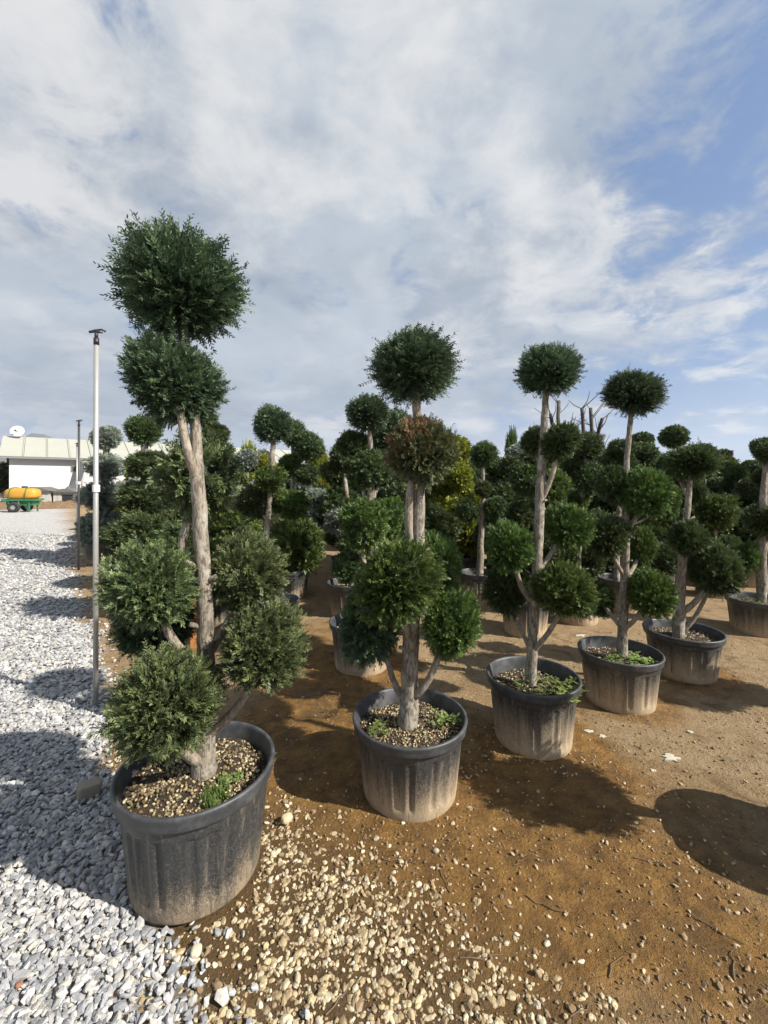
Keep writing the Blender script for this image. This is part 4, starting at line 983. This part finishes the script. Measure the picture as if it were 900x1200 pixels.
# ------------------------------------------------------------------ sprinkler poles
M['galv'] = simple('galvanised_pipe', (0.42, 0.42, 0.40), 0.45, 0.55, 0.15, 8)
M['blackpipe'] = simple('dark_pipe', (0.05, 0.05, 0.05), 0.5, 0.1, 0.2)
M['plastic'] = simple('black_plastic_fitting', (0.018, 0.018, 0.02), 0.45)
M['pvc'] = simple('white_collar', (0.6, 0.6, 0.57), 0.5)
def sprinkler(X, Y, h, mat, label, rad=0.017):
    root = empty('sprinkler_pole', (X, Y, 0))
    mb = MB(); mb.tube([(0, 0, -0.05), (0, 0, h * .5), (0.004, 0, h - 0.06)], [rad, rad, rad * .95], 12); mb.build('pole', M[mat], root, smooth=True)
    mb = MB(); mb.tube([(0.002, 0, h * .58), (0.002, 0, h * .58 + 0.05)], rad * 1.4, 12); mb.build('collar', M['pvc'], root)
    hd = MB(); hd.tube([(0.004, 0, h - 0.07), (0.004, 0, h - 0.02)], rad * 1.05, 10); hd.tube([(0.004, 0, h - 0.02), (0.004, 0, h + 0.02)], rad * 0.7, 8)
    hd.tube([(-0.045, 0, h + 0.022), (0.0, 0, h + 0.03), (0.045, 0, h + 0.018)], [rad * .55, rad * .7, rad * .4], 8)
    s_ = hd.build('sprinkler_head', M['plastic'], root, smooth=True)
    ar = MB(); ar.tube([(-0.01, 0, h + 0.035), (0.03, 0.015, h + 0.045), (0.055, 0.02, h + 0.035)], [rad * .4, rad * .4, rad * .5], 6); ar.build('impact_arm', M['plastic'], s_, smooth=True)
    tag(root, label, 'sprinkler pole')
sprinkler(-2.04, 3.02, 2.64, 'galv', 'tall pale metal sprinkler pole rising from the gravel near the first pot')
sprinkler(-5.56, 7.77, 2.69, 'blackpipe', 'black sprinkler pole at the edge of the gravel yard', 0.02)
sprinkler(-8.85, 12.3, 2.69, 'galv', 'far pale sprinkler pole in front of the white house', 0.024)
sprinkler((858 - CX) / F * 12.0, 12.0, 2.45, 'blackpipe', 'dark sprinkler pole rising above the ball trees of the field', 0.03)
sprinkler((690 - CX) / F * 9.0, 9.0, 2.62, 'galv', 'sprinkler pole standing by the bare pruned tree', 0.02)

# ------------------------------------------------------------------ bare pruned tree
M['barebark'] = bark_mat('bare_bark', (0.035, 0.03, 0.026), (0.075, 0.065, 0.055), (0.11, 0.10, 0.085))
d = 10.5
root = empty('bare_tree', ((685 - CX) / F * d, d, 0)); o0 = Vector(root.location)
tr = trunk_part(root, [tuple(at(685, 641, d) - o0), tuple(at(684, 600, d) - o0), tuple(at(682, 555, d) - o0)], [0.13, 0.11, 0.09], 10, 'barebark')
rb = random.Random(5)
for lb in ([(683, 575), (672, 545), (664, 520), (662, 498)], [(682, 560), (670, 535), (655, 500), (655, 470)], [(684, 570), (686, 545), (684, 510), (682, 478)], [(685, 565), (695, 540), (694, 512), (692, 478)], [(690, 545), (697, 520), (706, 490)],
           [(686, 560), (700, 530), (708, 510)], [(683, 560), (670, 530), (667, 505)], [(684, 580), (700, 555), (708, 522)], [(682, 570), (660, 540), (648, 500), (645, 485)]):
    pts = [tuple(at(a, b, d + rb.uniform(-.15, .15)) - o0) for a, b in lb]
    br = trunk_part(tr, pts, [0.065, 0.05, 0.042], 7, 'barebark', 'branch', 3)
    for k in range(4):
        p0 = Vector(pts[-1]).lerp(Vector(pts[-2]), rb.uniform(0, .7)); v = Vector((rb.uniform(-.4, .4), rb.uniform(-.3, .3), rb.uniform(.15, .5)))
        trunk_part(br, [tuple(p0), tuple(p0 + v * .5), tuple(p0 + v + Vector((rb.uniform(-.08, .08), 0, .05)))], [0.012, 0.009, 0.006], 4, 'barebark', 'twig', 2)
tag(root, 'bare leafless tree with hard-pruned stubs above the ball trees', 'tree')

# ------------------------------------------------------------------ white house and yard things
M['white'] = simple('whitewash', (0.47, 0.47, 0.465), 0.85, 0, 0.06, 1.5, 0.1)
M['roof'] = simple('pale_metal_roof', (0.34, 0.345, 0.30), 0.6, 0.0, 0.1, 1.2)
M['fascia'] = simple('grey_fascia', (0.16, 0.16, 0.16), 0.7)
M['darkin'] = simple('painted_dark_inside', (0.02, 0.02, 0.022), 0.6)  # near-black colour standing for the unlit inside
hx, hy = -24.6, 28.0
hd_ang = math.atan2(0.62, 0.78)
house = empty('white_house', (hx, hy, 0), hd_ang)       # local x runs along the long wall, local y to the back
Lh, Wh, Eh, Rh = 24.0, 7.0, 3.45, 4.85
mb = MB(); V = [(0, 0, -.3), (Lh, 0, -.3), (Lh, Wh, -.3), (0, Wh, -.3), (0, 0, Eh), (Lh, 0, Eh), (Lh, Wh, Eh), (0, Wh, Eh), (0, Wh / 2, Rh - .05), (Lh, Wh / 2, Rh - .05)]
mb.add(V, [(3, 2, 1, 0), (0, 1, 5, 4), (1, 2, 6, 9, 5), (2, 3, 7, 6), (3, 0, 4, 8, 7)]); mb.build('wall', M['white'], house)
mb = MB(); V = [(-.5, -.5, Eh - .18), (Lh + .5, -.5, Eh - .18), (Lh + .5, Wh / 2, Rh), (-.5, Wh / 2, Rh), (-.5, Wh + .5, Eh - .18), (Lh + .5, Wh + .5, Eh - .18)]
V += [(a, b, c - .12) for a, b, c in V]
mb.add(V, [(0, 1, 2, 3), (3, 2, 5, 4), (7, 6, 9, 8), (8, 9, 10, 11), (0, 6, 7, 1), (4, 5, 11, 10), (0, 3, 9, 6), (3, 4, 10, 9), (2, 1, 7, 8), (5, 2, 8, 11)])
roof = mb.build('roof', M['fascia'], house)
npan = 20; wp = (Lh + 1.0) / npan
def roof_panel():
    m_ = MB(); sl = (Rh - Eh + .18) / (Wh / 2 + .5); y0, y1 = -.52, Wh / 2 + .02
    z = lambda y: Eh - .18 + sl * (y + .5)
    w2 = wp - 0.02
    V = [(0, y0, z(y0) + .02), (w2, y0, z(y0) + .02), (w2, y1, z(y1) + .02), (0, y1, z(y1) + .02)]; V += [(a, b, c + .03) for a, b, c in V]
    m_.add(V, [(3, 2, 1, 0), (4, 5, 6, 7), (0, 1, 5, 4), (1, 2, 6, 5), (2, 3, 7, 6), (3, 0, 4, 7)])
    m_.box((w2 - .03, (y0 + y1) / 2, (z(y0) + z(y1)) / 2 + .075), (.06, 0.01, .01))
    # raised seam
    V = [(w2 - .06, y0, z(y0) + .05), (w2, y0, z(y0) + .05), (w2, y1, z(y1) + .05), (w2 - .06, y1, z(y1) + .05)]; V += [(a, b, c + .06) for a, b, c in V]
    m_.add(V, [(4, 5, 6, 7), (0, 1, 5, 4), (1, 2, 6, 5), (2, 3, 7, 6), (3, 0, 4, 7)])
    return m_.mesh('roof_panel', M['roof'])
rp = roof_panel()
for i in range(npan): obj('roof_panel', rp, roof, (-.5 + i * wp, 0, 0))
wn = MB(); wn.box((3.6, -.03, 2.55), (0.62, .08, .42)); wo = wn.build('window', M['fascia'], house)
wn = MB(); wn.box((3.6, -.075, 2.55), (0.5, .02, .30)); wn.build('pane', M['darkin'], wo)
mb = MB(); mb.tube([(7.5, -.06, 3.2), (9.3, -.06, 2.2), (10.4, -.06, 1.8)], .025, 6); mb.build('cable', M['fascia'], house)
tag(house, 'long whitewashed house with a pale metal roof across the gravel yard', 'house')
# satellite dish on the ridge
def to_world(l): 
    ca, sa = math.cos(hd_ang), math.sin(hd_ang); return (hx + l[0] * ca - l[1] * sa, hy + l[0] * sa + l[1] * ca, l[2])
dl = to_world((0.3, Wh / 2 - .3, Rh - .05))
dish = empty('satellite_dish', dl)
mb = MB(); mb.tube([(0, 0, -.1), (0, 0, .35)], .035, 8); mb.build('mast', M['galv'], dish)
V, Fc = lathe([(0.001, 0.0), (.15, .015), (.3, .06), (.42, .125), (.425, .115), (.3, .04), (.15, -.01), (0.001, -.02)], 24)
o = obj('dish', mesh_np('dish', V, [Fc], [M['white']], True), dish, (0, 0, .42), (R(70), 0, R(25)))
mb = MB(); mb.tube([(0, 0, 0), (0, -.1, .3), (0, -.12, .42)], .02, 6); mb.box((0, -.12, .45), (.1, .1, .1)); o2 = mb.build('feed_arm', M['plastic'], dish, (0, 0, .42), rot=(R(70), 0, R(25)))
tag(dish, 'white satellite dish on the ridge of the white house', 'satellite dish')
# second tall dish leaning in front of the wall
bl = at(95, 590, 30); bd = empty('ground_dish', (bl.x, 30, 0), 0)
V, Fc = lathe([(0.001, 0.0), (.4, .05), (.8, .2), (1.15, .42), (1.16, .40), (.8, .16), (.4, .01), (0.001, -.04)], 32)
obj('dish', mesh_np('dish', V, [Fc], [simple('grey_dish', (0.42, 0.42, 0.42), 0.6)], True), bd, (0, 0, 1.9), (R(75), 0, R(-30)))
mb = MB(); mb.tube([(0, .1, -.2), (0, .1, 1.9)], .06, 8); mb.build('mast', M['galv'], bd)
tag(bd, 'large grey dish standing against the white wall behind the poles', 'satellite dish')
# soil bank
def bank(name, P0, P1, wd, ht, mat, label):
    n = 40; V = []; 
    P0 = np.array(P0); P1 = np.array(P1); dv = (P1 - P0) / np.linalg.norm(P1 - P0); nv = np.array([-dv[1], dv[0]])
    for i in range(n):
        c = P0 + (P1 - P0) * i / (n - 1); e = min(1, i / 4, (n - 1 - i) / 4)
        for s_, hh in ((-.5, -.05), (-.3, .6), (-.05, .95), (.15, 1.0), (.35, .6), (.5, -.05)):
            q = c + nv * wd * s_ * (0.8 + .3 * rng.random()); V.append((q[0], q[1], max(-.05, hh * ht * e * (0.8 + .4 * rng.random()))))
    Fc = [(i * 6 + j, i * 6 + j + 1, (i + 1) * 6 + j + 1, (i + 1) * 6 + j) for i in range(n - 1) for j in range(5)]
    o = obj(name, mesh_np(name, V, [np.array(Fc)], [M[mat]], True)); return tag(o, kind='structure')
pa = at(-30, 590, 24.5); pb = at(112, 590, 27)
bank('soil_bank', (pa.x, 24.5), (pb.x, 27), 1.6, 0.42, 'bank', None)
# sheds
M['shed'] = simple('weathered_board', (0.42, 0.40, 0.36), 0.85, 0, 0.2, 4)
M['shedroof'] = simple('old_felt_roof', (0.12, 0.115, 0.11), 0.9, 0, 0.2, 4)
def shed(px, Yd, wd, ht, label, door=True, rz=0.3):
    p = at(px, 590, Yd); r_ = empty('kennel', (p.x, Yd, 0), rz)
    nb = 6
    mbs = MB(); mbs.box((0, 0, ht * .45), (wd * .96, wd * .9, ht * .9)); mbs.build('body', M['shed'], r_)
    for i in range(nb):
        if door and i in (2, 3, 4): continue
        m_ = MB(); m_.box((-wd / 2 + wd / nb * (i + .5), -wd * .45 - .02, ht * .45), (wd / nb - .02, .03, ht * .9)); m_.build('board', M['shed'], r_)
    if door:
        m_ = MB(); m_.box((wd / nb * .5, -wd * .45 - .012, ht * .38), (wd / nb * 2.6, .02, ht * .74)); m_.build('doorway', M['darkin'], r_)  # flat panel on the closed body, painted as the shaded inside
    m_ = MB(); V = [(-wd * .58, -wd * .6, ht * .9), (wd * .58, -wd * .6, ht * .9), (wd * .58, wd * .5, ht * .9), (-wd * .58, wd * .5, ht * .9), (-wd * .1, -wd * .6, ht * 1.12), (wd * .1, -wd * .6, ht * 1.12), (wd * .1, wd * .5, ht * 1.12), (-wd * .1, wd * .5, ht * 1.12)]
    m_.add(V, [(3, 2, 1, 0), (4, 5, 6, 7), (0, 1, 5, 4), (1, 2, 6, 5), (2, 3, 7, 6), (3, 0, 4, 7)]); m_.build('roof', M['shedroof'], r_)
    tag(r_, label, 'kennel')
shed(50, 27.6, 1.5, 1.15, 'weathered kennel behind the yellow tank', False, 0.25)
shed(82, 28.0, 1.35, 1.05, 'weathered kennel with a dark panel for its doorway', True, 0.25)
# crop sprayer: yellow tank on a green frame
M['yellow'] = simple('yellow_tank_plastic', (0.50, 0.25, 0.03), 0.5, 0, 0.1, 3)
M['greenm'] = simple('green_paint', (0.03, 0.14, 0.06), 0.5, 0, 0.2, 4)
M['rubber'] = simple('rubber', (0.025, 0.025, 0.025), 0.8)
p = at(27, 592, 23.0); sp_ = empty('sprayer', (p.x, 23.0, 0), 0.15); sp_.scale = (0.84, 0.84, 0.76)
V = ICO3_V.copy(); V = np.sign(V) * np.abs(V) ** 0.62 * np.array([0.95, 0.5, 0.42])
tk = obj('tank', mesh_np('tank', V, [ICO3_F], [M['yellow']], True), sp_, (0, 0, 1.28))
for xx in (-.45, .45):
    m_ = MB(); m_.tube([(xx, -.53, .95), (xx, -.56, 1.3), (xx, -.42, 1.68), (xx, 0, 1.74), (xx, .42, 1.68), (xx, .56, 1.3), (xx, .53, .95)], .03, 6); m_.build('strap', M['greenm'], tk, (0, 0, -1.28))
m_ = MB(); m_.tube([(.1, 0, 1.68), (.1, 0, 1.82)], .16, 14); m_.build('filler_cap', M['rubber'], tk, (0, 0, -1.28))
m_ = MB(); m_.box((0, -.45, .86), (1.9, .08, .14)); m_.box((0, .45, .86), (1.9, .08, .14)); m_.box((-.92, 0, .86), (.08, .9, .14)); m_.box((.92, 0, .86), (.08, .9, .14)); m_.box((0, 0, .62), (1.5, .7, .3)); m_.build('frame', M['greenm'], sp_)
for xx in (-.55, 0.0, .6):
    for yy in (-.4, .4):
        m_ = MB(); m_.box((xx, yy, .4), (.07, .07, .84)); m_.build('leg', M['greenm'] if xx else M['galv'], sp_)
for yy in (-.62, .62):
    V, Fc = lathe([(.16, -.09), (.32, -.09), (.36, -.05), (.36, .05), (.32, .09), (.16, .09), (.16, -.09)], 24)
    wl = obj('wheel', mesh_np('wheel', V, [Fc], [M['rubber']], True), sp_, (-.15, yy, .36), (R(90), 0, 0))
    V, Fc = lathe([(.001, .04), (.16, .05), (.16, -.05), (.001, -.04)], 16); obj('hub', mesh_np('hub', V, [Fc], [M['galv']], False), wl)
tag(sp_, 'crop sprayer with a yellow tank on a green frame in the gravel yard', 'sprayer')

# bushes left of the house, far hedge trees
def far_tree(px, Yd, h, rad, sp, label, grp=None):
    X = (px - CX) / F * Yd; r_ = empty('far_tree', (X, Yd, 0))
    trunk_part(r_, [(0, 0, -.1), (.1, 0, h * .3), (0, 0, h * .6)], [.18, .14, .08], 8, 'bark', 'trunk', 2)
    rb2 = random.Random(px)
    for k in range(5):
        a = k * 1.3 + rb2.random(); q = rad * .45
        v = BALL['lo'][k % 4]; o = obj('crown', v, r_, (math.cos(a) * q, math.sin(a) * q, h * rb2.uniform(.5, .78)), (0, 0, a), (rad * .65, rad * .65, h * .28)); setmat(o, M[sp], M['core'])
    tag(r_, label, 'tree', grp)
far_tree(-18, 33, 3.2, 2.0, 'brown', 'reddish bush beside the gable of the white house')
far_tree(2, 42, 3.4, 2.2, 'dark', 'dark tree beyond the gable of the white house')
for px, Yd, h, rad in ((330, 44, 3.6, 2.4), (440, 48, 3.8, 2.6), (520, 46, 3.4, 2.4), (560, 50, 4.2, 3), (610, 44, 3.3, 2.2), (660, 48, 3.6, 2.6), (720, 45, 3.3, 2.5), (770, 50, 4, 3), (815, 44, 3.3, 2.2), (850, 47, 3.6, 2.6), (890, 43, 3.4, 2.5), (930, 46, 3.6, 2.8), (250, 50, 4, 3), (390, 52, 3.4, 2.6), (480, 54, 4, 3)):
    far_tree(px, Yd, h, rad, 'dark' if px % 20 else 'green', 'dark leafy tree on the far boundary of the nursery', 'far boundary trees')

# overhead wires on two posts
M['wire'] = simple('wire', (0.22, 0.22, 0.23), 0.6)
A = at(-60, 425, 34); B = at(505, 500, 70)
for i, (da, db) in enumerate(((0, 0), (-.9, -.8), (-1.7, -1.5))):
    pts = []
    for k in range(17):
        t = k / 16; q = A.lerp(B, t); q.z += da * (1 - t) + db * t - 3.0 * t * (1 - t); pts.append(tuple(q))
    mb = MB(); mb.tube(pts, 0.013, 5); tag(mb.build('power_line', M['wire']), 'thin overhead wire crossing the cloudy sky behind the trees', 'wire', 'overhead wires')
for q, nm in ((A, 'post beyond the gravel yard'), (B, 'post far behind the rows of trees')):
    r_ = empty('utility_post', (q.x, q.y, 0)); m_ = MB(); m_.tube([(0, 0.15, -.3), (0, 0.15, q.z + .3)], [.14, .09], 10); m_.build('post', M['twig'], r_)
    m_ = MB(); m_.box((0, 0.09, q.z - .9), (.06, .1, 2.0)); m_.build('bracket', M['galv'], r_)
    tag(r_, 'wooden utility ' + nm + ' carrying the wires', 'utility post')

# distant hills
M['hill'] = simple('wooded_hill', (0.06, 0.08, 0.06), 0.95, 0, 0.3, 0.004)
def hills():
    n = 160; V = []; Yd = 4200.0
    for i in range(n):
        px = -900 + i * 12.0; x = (px - CX) / F * Yd
        h = 260 + 130 * math.sin(px * 0.011 + 1.2) + 60 * math.sin(px * 0.043) + 35 * vnoise(px, 0, 0.09)
        h *= 1.0 if px < 150 else max(0.25, 1 - (px - 150) / 300)
        for k, (f, dy) in enumerate(((0, -900), (.35, -600), (.7, -280), (1, 0), (.5, 500), (0, 900))):
            V.append((x + 60 * vnoise(px, k, .2), Yd + dy, f * h * (0.9 + .2 * vnoise(px, k * 7, .13)) - (5 if f == 0 else 0)))
    Fc = [(i * 6 + j, (i + 1) * 6 + j, (i + 1) * 6 + j + 1, i * 6 + j + 1) for i in range(n - 1) for j in range(5)]
    tag(obj('hills', mesh_np('hills', V, [np.array(Fc)], [M['hill']], True)), kind='structure')
hills()

# haze: one closed box of thin air round everything
mb = MB(); mb.box((0, 500, 349), (15000, 15000, 702))
m, gg = new_mat('thin_haze')
pv = gg.n('ShaderNodeVolumePrincipled', inp={'Color': (0.72, 0.82, 1.0, 1), 'Density': 0.00013, 'Anisotropy': 0.2})
gg.n('ShaderNodeOutputMaterial', inp={'Volume': pv.outputs[0]})
tag(mb.build('haze', m), 'pale blue air over the far hills', 'haze', kind='stuff')
